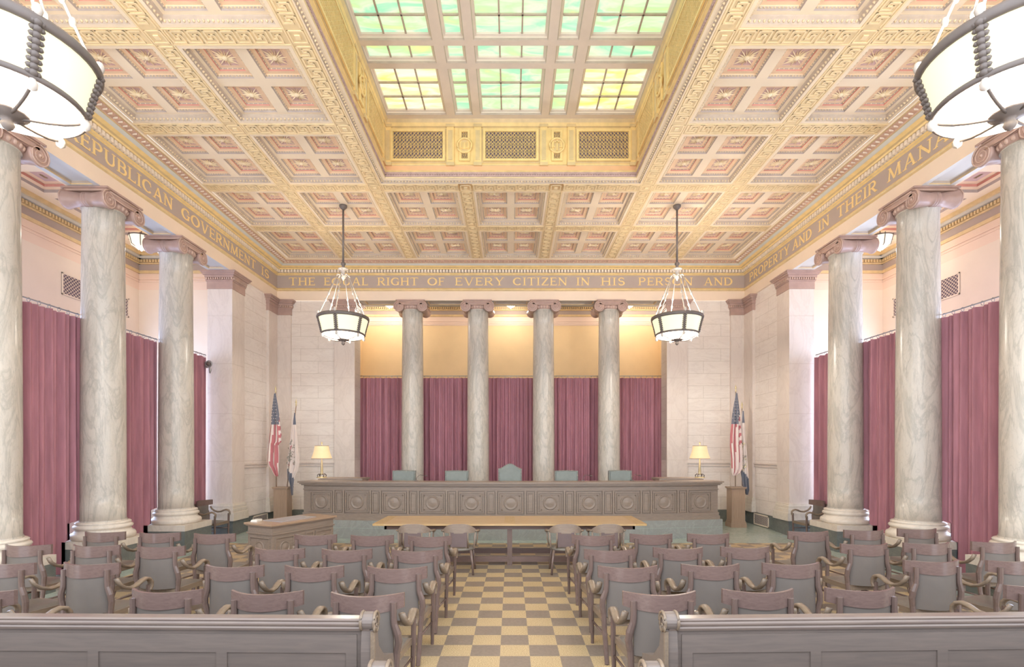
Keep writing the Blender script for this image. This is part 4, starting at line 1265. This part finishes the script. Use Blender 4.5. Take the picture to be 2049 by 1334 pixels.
for x, y, lb in ((-1.39, 13.38, 'green leather judge chair, second from left behind the bench'), (1.43, 13.38, 'green leather judge chair, second from right behind the bench'), (2.85, 13.55, 'green leather judge chair, rightmost behind the bench')):
    dup(ja, (x, y, .44), 0, lb)
jc = thing('judge_chair', 'tall arched green leather chair in the middle behind the bench', 'chair', (-.02, 13.3, .44), 0)
judge_chair(jc, 1.22, .13)
for x, y, lb in ((2.98, 12.75, 'gooseneck microphone on the bench near the rightmost judge chair'), (1.75, 12.62, 'gooseneck microphone on the bench right of the second right judge chair'), (-2.3, 12.62, 'gooseneck microphone on the bench near the leftmost judge chair')):
    o = thing('microphone', lb, 'microphone', (x, y, 1.375), 0, 'bench microphones')
    B('bronze').box(-.04, .04, -.04, .04, 0, .02, 'bronze').obj('base', o)
    B('bronze').tube([(0, 0, .02), (.02, .02, .1), (.08, .06, .15), (.2, .1, .13)], .006, 'bronze', 6).obj('gooseneck', o)
    B('bronze').tube([(.2, .1, .13), (.25, .115, .12)], .012, 'bronze', 6).obj('head', o)

# ------------------------------------------------------------------ flags on wooden stands
for x, y, lb in ((-6.37, 14.5, 'wooden flag stand box at the left of the bench'), (6.29, 14.5, 'wooden flag stand box at the right of the bench')):
    o = thing('flag_stand', lb, 'stand', (x, y, 0), 0, 'flag stands')
    B('honey').box(-.215, .215, -.2, .2, 0, .12, 'honey').box(-.2, .2, -.185, .185, .12, .17, 'honey').obj('plinth', o)
    b = B('honey'); b.box(-.185, .185, -.17, .17, .17, 1.06, 'honey'); b.box(-.13, .13, -.178, .17, .25, 1.0, 'honey'); b.obj('body', o)
    B('honey').box(-.205, .205, -.19, .19, 1.06, 1.085, 'honey').box(-.22, .22, -.205, .205, 1.085, 1.115, 'honey').obj('cap', o)
KF = 14.5 / 1038.0
def flag(name, label, pole0, pole1, outline, kind, y, seed):
    """outline rows of (image-like row, left, right) measured in metres on the plane of the stand"""
    r = thing(name, label, 'flag', (pole0[0], y, pole0[1]))
    def P(x, z, d=0): return (x - pole0[0], d, z - pole0[1])
    B('honey').tube([P(*pole0), P(*pole1)], .014, 'honey', 8).obj('pole', r)
    B('brass').lathe([(.014, 0), (.025, .03), (.012, .06), (.03, .1), (.001, .2)], 8, 'brass', P(*pole1)).obj('finial', r)
    rows = []
    nr, nc = 56, 14
    zs = [o[0] for o in outline]
    def at(z):
        for (a, b_) in zip(outline[:-1], outline[1:]):
            if a[0] >= z >= b_[0]:
                q = (a[0] - z) / max(1e-6, a[0] - b_[0])
                return a[1] + (b_[1] - a[1]) * q, a[2] + (b_[2] - a[2]) * q
        return outline[-1][1:]
    rnd = random.Random(seed); ph = rnd.uniform(0, 6)
    z0, z1 = zs[0], zs[-1]
    for i in range(nr + 1):
        q = i / nr
        row = []
        for j in range(nc + 1):
            u = j / nc
            # hem runs slanted: the outer corner hangs lower
            z = z0 + (z1 - z0) * q
            xl, xr = at(z)
            x = xl + (xr - xl) * u
            d = -.05 + .045 * math.sin(u * 2 * PI * 2.2 + ph + q * 1.5) * min(1, q * 3)
            row.append(P(x, z, d))
        rows.append(row)
    def mf(i, j):
        q, u = (i + .5) / nr, (j + .5) / nc
        if kind == 'stripes':
            if q < .38 and u < .82 + (.38 - q) * 1.2: return 'canton'
            if u > .78 and q < .62: return 'stripe_r' if int((q * 1.0 + u * .12) * 22) % 2 else 'stripe_w'
            return 'stripe_r' if int((u * 5.2 + (q - .4) * 1.2 + .2)) % 2 == 0 else 'stripe_w'
        if q < .14: return 'canton' if u > .2 else 'stripe_w'
        if q + .12 * (1 - u) * 1.0 > .80: return 'canton'
        return 'stripe_w'
    f = B().grid(rows, 'stripe_w', True, mf)
    f.obj('cloth', r)
    if kind == 'stripes':
        s_ = B('stripe_w')
        for i in range(3, 21, 2):
            for j in range(1 + (i // 2) % 2 * 2, 13, 4):
                p = Vector(rows[i][j]); wdt = (Vector(rows[i][-1]) - Vector(rows[i][0])).length
                if wdt < .08 or j / nc > .86: continue
                rr = min(.02, wdt * .09)
                s_.add([tuple(p + Vector((rr * (1 if k % 2 == 0 else .45) * math.sin(k * PI / 5), -.012, rr * (1 if k % 2 == 0 else .45) * math.cos(k * PI / 5)))) for k in range(10)], [tuple(range(10))], 'stripe_w')
        s_.obj('stars', r)
    else:
        e = B('leaf')
        for k in range(70):
            q = rnd.uniform(.34, .72); u = rnd.uniform(.02, .75)
            if ((q - .53) / .19) ** 2 + ((u - .35) / .4) ** 2 > 1: continue
            p = Vector(rows[int(q * nr)][int(u * nc)]) + Vector((rnd.uniform(-.01, .01), -.014, rnd.uniform(-.02, .02)))
            a = rnd.uniform(0, 6.28); L_ = rnd.uniform(.03, .06); dx_, dz_ = math.cos(a) * L_, math.sin(a) * L_
            mt = kind if rnd.random() < .55 else ('leaf' if kind != 'leaf' or rnd.random() < .7 else 'stripe_r')
            e.add([tuple(p + Vector((-dx_, 0, -dz_))), tuple(p + Vector((dz_ * .35, -.006, -dx_ * .35))), tuple(p + Vector((dx_, 0, dz_))), tuple(p + Vector((-dz_ * .35, -.006, dx_ * .35)))], [(0, 1, 2, 3)], mt)
        e.obj('emblem', r)
def px(u, v): return ((u - 1022) * KF, EYE - (v - 905) * KF)
def ol(rows): return [(px(0, v)[1], px(a, 0)[0], px(c, 0)[0]) for v, a, c in rows]
flag('flag', 'red, white and blue striped flag on the left stand', px(555.5, 974), px(554, 786), ol([(788, 552.5, 556), (810, 549, 559.5), (830, 546.5, 562), (850, 545, 564.5), (870, 542.5, 567), (884, 541, 567), (888, 540.5, 562), (905, 539, 563.5), (922, 538, 563.5), (930, 539.5, 562.5), (936, 545, 562.5), (945, 550, 562), (952, 556, 561)]), 'stripes', 14.42, 1)
flag('flag', 'white flag with blue hem and crest on the left stand', px(575, 974), px(593, 812), ol([(826, 590, 592.5), (850, 586, 594), (880, 582.5, 596), (905, 579.5, 598), (925, 577, 600), (940, 576, 597), (955, 576.5, 590), (970, 582, 588), (990, 586, 587.5)]), 'leaf', 14.48, 2)
flag('flag', 'red, white and blue striped flag on the right stand', px(1469, 972), px(1469.7, 784), ol([(787, 1468.5, 1471.5), (805, 1465.5, 1474), (830, 1462, 1476.5), (848, 1460.5, 1477.5), (870, 1458, 1479), (890, 1457.5, 1480), (915, 1459.5, 1481), (935, 1460, 1480.5), (944, 1460.5, 1476), (951, 1462, 1466)]), 'stripes', 14.42, 3)
flag('flag', 'white flag with blue hem and golden crest on the right stand', px(1485, 972), px(1484.6, 817), ol([(822, 1483.5, 1486.5), (850, 1480.5, 1489), (880, 1479, 1491), (905, 1478, 1492.5), (930, 1479, 1494), (955, 1483, 1495.5), (970, 1484.5, 1496), (980, 1487, 1496.5), (989, 1491, 1494)]), 'emblem_y', 14.5, 4)

# ------------------------------------------------------------------ clerk desk on the left
ang = math.atan2(10.5 - 9.12, -3.52 + 4.2)   # direction of the long side
A0 = Vector((-4.2, 9.12, 0))
ck = thing('clerk_desk', 'panelled oak clerk desk with amber top at the left of the bench', 'desk', tuple(A0), ang)
LG, DP = 1.54, .74
B('desk_top').box(0, LG, 0, DP, .765, .80, 'desk_top').box(.02, LG - .02, .02, DP - .02, .74, .765, 'bench').obj('desk_top', ck)
b = B('bench'); b.box(.05, LG - .05, .05, DP - .05, .08, .74, 'bench'); b.box(.03, LG - .03, .03, DP - .03, .6, .63, 'bench'); b.obj('body', ck)
B('bench').box(.03, LG - .03, .03, DP - .03, 0, .1, 'bench').obj('plinth', ck)
for x0, x1, med in ((.1, .52, 1), (.58, .72, 0), (.78, .98, 0), (1.02, 1.45, 1)):
    b = B('bench'); moulded(b, x0, x1, .15, .56, .05, 'bench')
    if med: medallion(b, (x0 + x1) / 2, .36, .11, .05, 'bench')
    b.obj('panel', ck)
b = B('bench'); b.xf = Matrix.Translation((.0, DP, 0)) @ mxz(-PI / 2)
moulded(b, .1, DP - .1, .15, .56, .05, 'bench'); medallion(b, DP / 2, .36, .12, .05, 'bench'); b.obj('panel', ck)
def desk_pt(x, y, z): return tuple(A0 + mxz(ang) @ Vector((x, y, z)))
o = B('blotter').box(-.42, .42, -.24, .24, 0, .012, 'blotter').obj('desk_pad', None, desk_pt(.72, .38, .80)); o.rotation_euler = (0, 0, ang + .05); tag(o, 'grey desk pad lying on the clerk desk', 'desk pad')
o = B('paper').box(-.09, .09, -.06, .06, 0, .02, 'paper').box(-.08, .1, -.055, .055, .02, .035, 'paper').obj('paper_stack', None, desk_pt(.2, .66, .80)); o.rotation_euler = (0, 0, ang + .4); tag(o, 'stack of white papers at the back of the clerk desk', 'papers')

# ------------------------------------------------------------------ counsel table
ct = thing('counsel_table', 'long golden oak counsel table in front of the bench', 'table', (-.02, 9.98, 0))
b = B('table'); b.box(-2.28, -.1, -.5, .5, .745, .78, 'table'); b.box(.1, 2.28, -.5, .5, .745, .78, 'table'); b.box(-.1, .1, -.5, .5, .745, .782, 'table_edge')
for s in (-1, 1):
    b.box(*sorted((s * 2.28, s * 2.48)), -.6, .6, .745, .781, 'table_edge')
    b.box(-2.28, 2.28, *sorted((s * .5, s * .6)), .745, .78, 'table')
b.obj('tabletop', ct)
b = B('wood'); b.box(-2.3, 2.3, -.46, -.42, .66, .745, 'wood'); b.box(-2.3, 2.3, .42, .46, .66, .745, 'wood'); b.box(-2.3, -2.26, -.46, .46, .66, .745, 'wood'); b.box(2.26, 2.3, -.46, .46, .66, .745, 'wood'); b.obj('apron', ct)
for x in (-2.0, 0, 2.0):
    for y in (-.4, .4): B('wood_v').box(x - .045, x + .045, y - .045, y + .045, 0, .7, 'wood_v').obj('leg', ct)
for y in (-.4, .4): B('wood').box(-2.0, 2.0, y - .03, y + .03, .06, .16, 'wood').obj('stretcher', ct)

# ------------------------------------------------------------------ audience armchairs
def armchair(root):
    def yc(x, k=.14): return -.27 + k * (x / .3) ** 2
    n = 18
    def rail(b, x_, z0f, z1f, th, mt, off=0):
        fr, bk = [], []
        rows = []
        for sx_ in range(n + 1):
            x = -x_ + 2 * x_ * sx_ / n; y = yc(x) + off
            rows.append([(x, y - th / 2, z0f(x)), (x, y - th / 2, z1f(x)), (x, y + th / 2, z1f(x)), (x, y + th / 2, z0f(x)), (x, y - th / 2, z0f(x))])
        b.grid([[r[k] for r in rows] for k in (0, 1)], mt, True); b.grid([[r[k] for r in rows] for k in (1, 2)], mt, True)
        b.grid([[r[k] for r in rows] for k in (2, 3)], mt, True); b.grid([[r[k] for r in rows] for k in (3, 4)], mt, True)
        for r in (rows[0], rows[-1]): b.add(r[:4], [(0, 1, 2, 3)], mt)
    b = B('wood'); rail(b, .3, lambda x: .795 + .02 * (x / .3) ** 2, lambda x: .932, .03, 'wood'); b.obj('crest_rail', root)
    b = B('leather_back'); rail(b, .225, lambda x: .43, lambda x: .81, .02, 'leather_back', .004); b.obj('back_panel', root)
    for s in (-1, 1):
        b = B('wood_v').tube([(s * .232, -.216, .872), (s * .232, -.216, .75), (s * .236, -.215, .70), (s * .262, -.21, .62), (s * .268, -.2, .55), (s * .252, -.19, .46), (s * .245, -.2, .3), (s * .24, -.25, .12), (s * .24, -.3, 0)], [1, 1, 1.05, 1.2, 1.2, 1.1, 1, .95, .9], 'wood_v', 8, False, (.024, .022, (1, 0, 0)))
        b.obj('back_post', root)
        b = B('arm').tube([(s * .285, -.165, .77), (s * .297, -.14, .71), (s * .305, -.085, .66), (s * .305, 0, .632), (s * .305, .08, .64), (s * .305, .15, .672), (s * .305, .21, .685), (s * .305, .26, .668), (s * .305, .29, .63), (s * .305, .292, .58), (s * .305, .275, .55), (s * .305, .262, .552)],
                         [.9, 1, 1.05, 1.1, 1.1, 1.15, 1.15, 1.15, 1.1, 1, .9, .7], 'arm', 8, True, (.03, .017, (1, 0, 0)))
        b.obj('arm', root)
        B('wood_v').tube([(s * .295, .272, .60), (s * .293, .268, .4), (s * .288, .266, .2), (s * .284, .275, 0)], [1, 1, .9, .75], 'wood_v', 8, False, (.022, .022, (1, 0, 0))).obj('front_leg', root)
        B('wood').tube([(s * .243, -.21, .25), (s * .287, .266, .25)], .011, 'wood', 6).obj('stretcher', root)
    b = B('arm'); b.box(-.275, .275, .245, .285, .365, .425, 'arm'); b.box(-.25, .25, -.2, -.16, .365, .425, 'arm')
    for s in (-1, 1): b.add([(s * .25, -.2, .365), (s * .285, .285, .365), (s * .285, .285, .425), (s * .25, -.2, .425), (s * .21, -.2, .365), (s * .245, .285, .365), (s * .245, .285, .425), (s * .21, -.2, .425)], [(0, 1, 2, 3), (4, 7, 6, 5), (3, 2, 6, 7), (0, 4, 5, 1)], 'arm')
    b.obj('seat_rail', root)
    rows = []
    for j in range(9):
        q = j / 8; y = -.185 + .45 * q; hw = .235 + .03 * q
        rows.append([(-hw + 2 * hw * i / 8, y, .422 + .035 * (1 - (2 * i / 8 - 1) ** 4) * (1 - (2 * q - 1) ** 4)) for i in range(9)])
    B('seat').grid(rows, 'seat').obj('seat', root)

F = 1038.0
def from_px(ul, ur, v):
    y = (EYE - .932) * F / (v - 905.0)
    return ((ul + ur) / 2 - 1022) * y / F, y + .13
rows_ = {
 'front row': dict(L=[(818, 903, 1071), (703, 788, 1069.5), (590, 675, 1068), (391, 471, 1066), (281, 362, 1064), (172, 252, 1062.5)], R=[(1144, 1229, 1069), (1260, 1344, 1067), (1375, 1457, 1066), (1576, 1655, 1061.5), (1686, 1767, 1059), (1793, 1873, 1056.5)]),
 'second row': dict(L=[(784, 886, 1098.5), (645, 745, 1097), (512, 611, 1095.5), (276, 372, 1091), (147, 243, 1089), (8, 110, 1088)], R=[(1168, 1270, 1097.5), (1306, 1405, 1094), (1441, 1538, 1092.5), (1678, 1776, 1086.5), (1803, 1900, 1084.5), (1936, 2037, 1082)]),
 'third row': dict(L=[(734, 857, 1132), (570, 690, 1130), (413, 530, 1129), (128, 244, 1124), (-27, 90, 1123)], R=[(1194, 1316, 1130.5), (1361, 1479, 1127), (1521, 1640, 1124.5), (1804, 1918, 1119), (1953, 2072, 1118)]),
 'back row': dict(L=[(661, 812, 1184), (463, 610, 1180), (264, 410, 1177), (-92, 58, 1176)], R=[(1243, 1393, 1181.5), (1441, 1588, 1177), (1648, 1789, 1174), (1985, 2130, 1166)]),
}
side = {'L': 'left', 'R': 'right'}
ordw = ['first', 'second', 'third', 'fourth', 'fifth', 'sixth']
ch0 = None
for rn, d in rows_.items():
    for sd in 'LR':
        for k, (ul, ur, v) in enumerate(d[sd]):
            x, y = from_px(ul, ur, v)
            sg = 1 if sd == 'R' else -1
            rz = 0.0
            if rn in ('third row', 'back row') and k == len(d[sd]) - 1: rz = sg * .22
            elif k >= 3: rz = sg * .05
            else: rz = sg * .015 * (1 + k)
            lb = 'dark wooden armchair, %s from the aisle in the %s on the %s' % (ordw[k], rn, side[sd])
            if ch0 is None:
                ch0 = thing('armchair', lb, 'chair', (x, y, 0), rz, 'audience armchairs'); armchair(ch0)
            else: dup(ch0, (x, y, 0), rz, lb)
dup(ch0, (-7.12, 12.3, 0), -PI / 2, 'dark armchair half hidden between the left pier and column', None)
dup(ch0, (7.12, 12.3, 0), PI / 2, 'dark armchair half hidden between the right pier and column', None)

# ------------------------------------------------------------------ counsel chairs
def counsel_chair(root):
    n = 16
    b = B('bench')
    outer = []
    for i in range(n + 1):
        q = -1 + 2 * i / n; x = .28 * q
        y = -.24 + .17 * q * q * abs(q)
        outer.append((x, y, .86 - .11 * abs(q) ** 3.5))
    b.grid([[(p[0], p[1], p[2]) for p in outer], [(p[0], p[1] , .70) for p in outer]], 'bench')
    b.grid([[(p[0] * .92, p[1] + .035, p[2]) for p in outer], [(p[0] * .92, p[1] + .035, .70) for p in outer]], 'bench')
    b.grid([[p for p in outer], [(p[0] * .92, p[1] + .035, p[2]) for p in outer]], 'bench'); b.grid([[(p[0], p[1], .7) for p in outer], [(p[0] * .92, p[1] + .035, .7) for p in outer]], 'bench')
    b.obj('crest_rail', root)
    for s in (-1, 1):
        B('arm').tube([(s * .27, -.09, .73), (s * .3, .0, .72), (s * .31, .1, .70), (s * .30, .2, .70)], 1, 'arm', 8, True, (.035, .016)).obj('arm', root)
        B('bench').tube([(s * .3, .15, .70), (s * .29, .16, .55), (s * .26, .17, .43)], .016, 'bench', 6).obj('arm_support', root)
        B('bench').tube([(s * .15, -.225, .71), (s * .155, -.2, .45)], .016, 'arm', 6).obj('back_post', root)
        B('bench').tube([(s * .27, -.1, .7), (s * .25, -.12, .45)], .016, 'bench', 6).obj('side_post', root)
        for y0, y1 in ((-.17, -.24), (.19, .24)):
            B('bench').tube([(s * .2, y0, .41), (s * .23, (y0 + y1) / 2, .2), (s * .245, y1, 0)], [1.1, 1, .8], 'wood_v', 8, True, (.02, .02)).obj('leg', root)
    B('brown_leather').box(-.14, .14, -.235, -.195, .47, .715, 'brown_leather').obj('back_panel', root)
    B('seat').lathe([(.001, .455), (.2, .455), (.25, .445), (.265, .43), (.255, .405), (.001, .4)], 24, 'seat', (0, 0, 0), True, False).obj('seat', root)
cc = None
for u, lb in ((825, 'upholstered armchair at the counsel table, leftmost of four'), (917.5, 'upholstered armchair at the counsel table, second from left'), (1133, 'upholstered armchair at the counsel table, second from right'), (1220, 'upholstered armchair at the counsel table, rightmost of four')):
    x = (u - 1022) * 8.75 / F
    if cc is None: cc = thing('counsel_chair', lb, 'chair', (x, 9.0, 0), 0, 'counsel table chairs'); counsel_chair(cc)
    else: dup(cc, (x, 9.0, 0), 0, lb)

# ------------------------------------------------------------------ pews
def pew(root, ln, sg, low=0.0):
    """local: the aisle end at x=0, running towards sg*x; backrest faces -y"""
    def X(a, c): return sorted((sg * a, sg * c))
    b = B('pew'); b.box(*X(.06, ln), -.02, .02, .1, .94 - low, 'pew')
    n = int(ln / .75)
    b.obj('back_panel', root)
    for i in range(n):
        p = B('pew'); x0, x1 = .12 + i * (ln - .14) / n, .12 + (i + 1) * (ln - .14) / n
        p.box(*X(x0, x0 + .07), -.027, -.02, .24, .78, 'pew'); p.box(*X(x0, x1), -.027, -.02, .78, .9 - low, 'pew'); p.box(*X(x0, x1), -.027, -.02, .12, .24, 'pew')
        p.obj('panel_frame', root)
    r = B('pew_rail')
    pr = [(-.045, .93), (-.05, .945), (-.043, .955), (-.05, .965), (-.05, .975), (-.04, .985), (-.045, .995), (-.035, 1.005), (.03, 1.008), (.045, .99), (.045, .94), (.03, .93)]
    pr = [(p[0], p[1] - low) for p in pr]
    r.prism(pr, *X(.03, ln), 'pew_rail', 'X'); r.obj('top_rail', root)
    e = B('arm')
    cy, cz, rr = -.01, .985, .058
    prof = [(cy + rr * math.cos(a), cz + rr * math.sin(a)) for a in [math.radians(q) for q in range(-60, 241, 20)]]
    poly = prof + [(-.055, .8), (-.055, .0), (.5, .0), (.5, .42), (.45, .6), (.2, .68), (.06, .8)]
    e.prism(poly, *X(-.0, .085), 'pew', 'X')
    for xx in (.0, .085):
        e.tube([(sg * xx, cy + (rr) * math.cos(a), cz + rr * math.sin(a)) for a in [math.radians(q) for q in range(-60, 241, 15)]], .01, 'arm', 6)
    pts = []
    for i in range(30):
        q = i / 29; A = math.radians(200) - q * 2 * PI * 1.3; R = rr * .85 * (1 - q) + .008
        pts.append((sg * -.004, cy + .0 + R * math.cos(A), cz - .03 + R * 1.3 * math.sin(A)))
    e.tube(pts, .008, 'arm', 6)
    e.box(*X(-.006, .02), -.066, -.05, 0, .93, 'arm')
    e.obj('bench_end', root)
    s_ = B('pew'); s_.box(*X(.08, ln), .02, .46, .40, .44, 'pew'); s_.obj('seat', root)
for x, y, rz, ln, sg, lb in ((-.87, 3.36, -.018, 5.2, -1, 'long dark pew in the left foreground seen from behind'), (.98, 3.36, .03, 5.2, 1, 'long dark pew in the right foreground seen from behind'),
                             (-.60, 2.56, -.018, 5.0, -1, 'nearest left pew, only its scroll end shows at the lower edge'), (.65, 2.56, .03, 5.0, 1, 'nearest right pew, only its scroll end shows at the lower edge')):
    p = thing('pew', lb, 'pew', (x, y, 0), rz, 'wooden pews'); pew(p, ln, sg, .06 if y < 3 else 0)

# ------------------------------------------------------------------ small fixture beside the left pier
o = thing('spot_fixture', 'small grey metal fixture clamped at the curtain top beside the left pier', 'fixture', (-7.45, 12.82, 4.12))
B('steel').tube([(-.08, 0, .1), (.0, -.03, .1), (.06, 0, .1)], .012, 'steel', 6).box(-.1, -.04, -.02, .02, .04, .2, 'steel').obj('bracket', o)
B('steel').tube([(.02 + .075 * math.cos(k * PI / 8), -.06, .13 + .075 * math.sin(k * PI / 8)) for k in range(16)], .016, 'steel', 6, True, None, True).obj('ring', o)
B('bronze').sphere((.02, -.05, .13), .055, 'bronze', 10).obj('lens', o)
B('steel').tube([(.03, -.04, .07), (.05, -.05, -.02), (.04, -.04, -.1)], [.02, .03, .015], 'steel', 6).obj('cable', o)
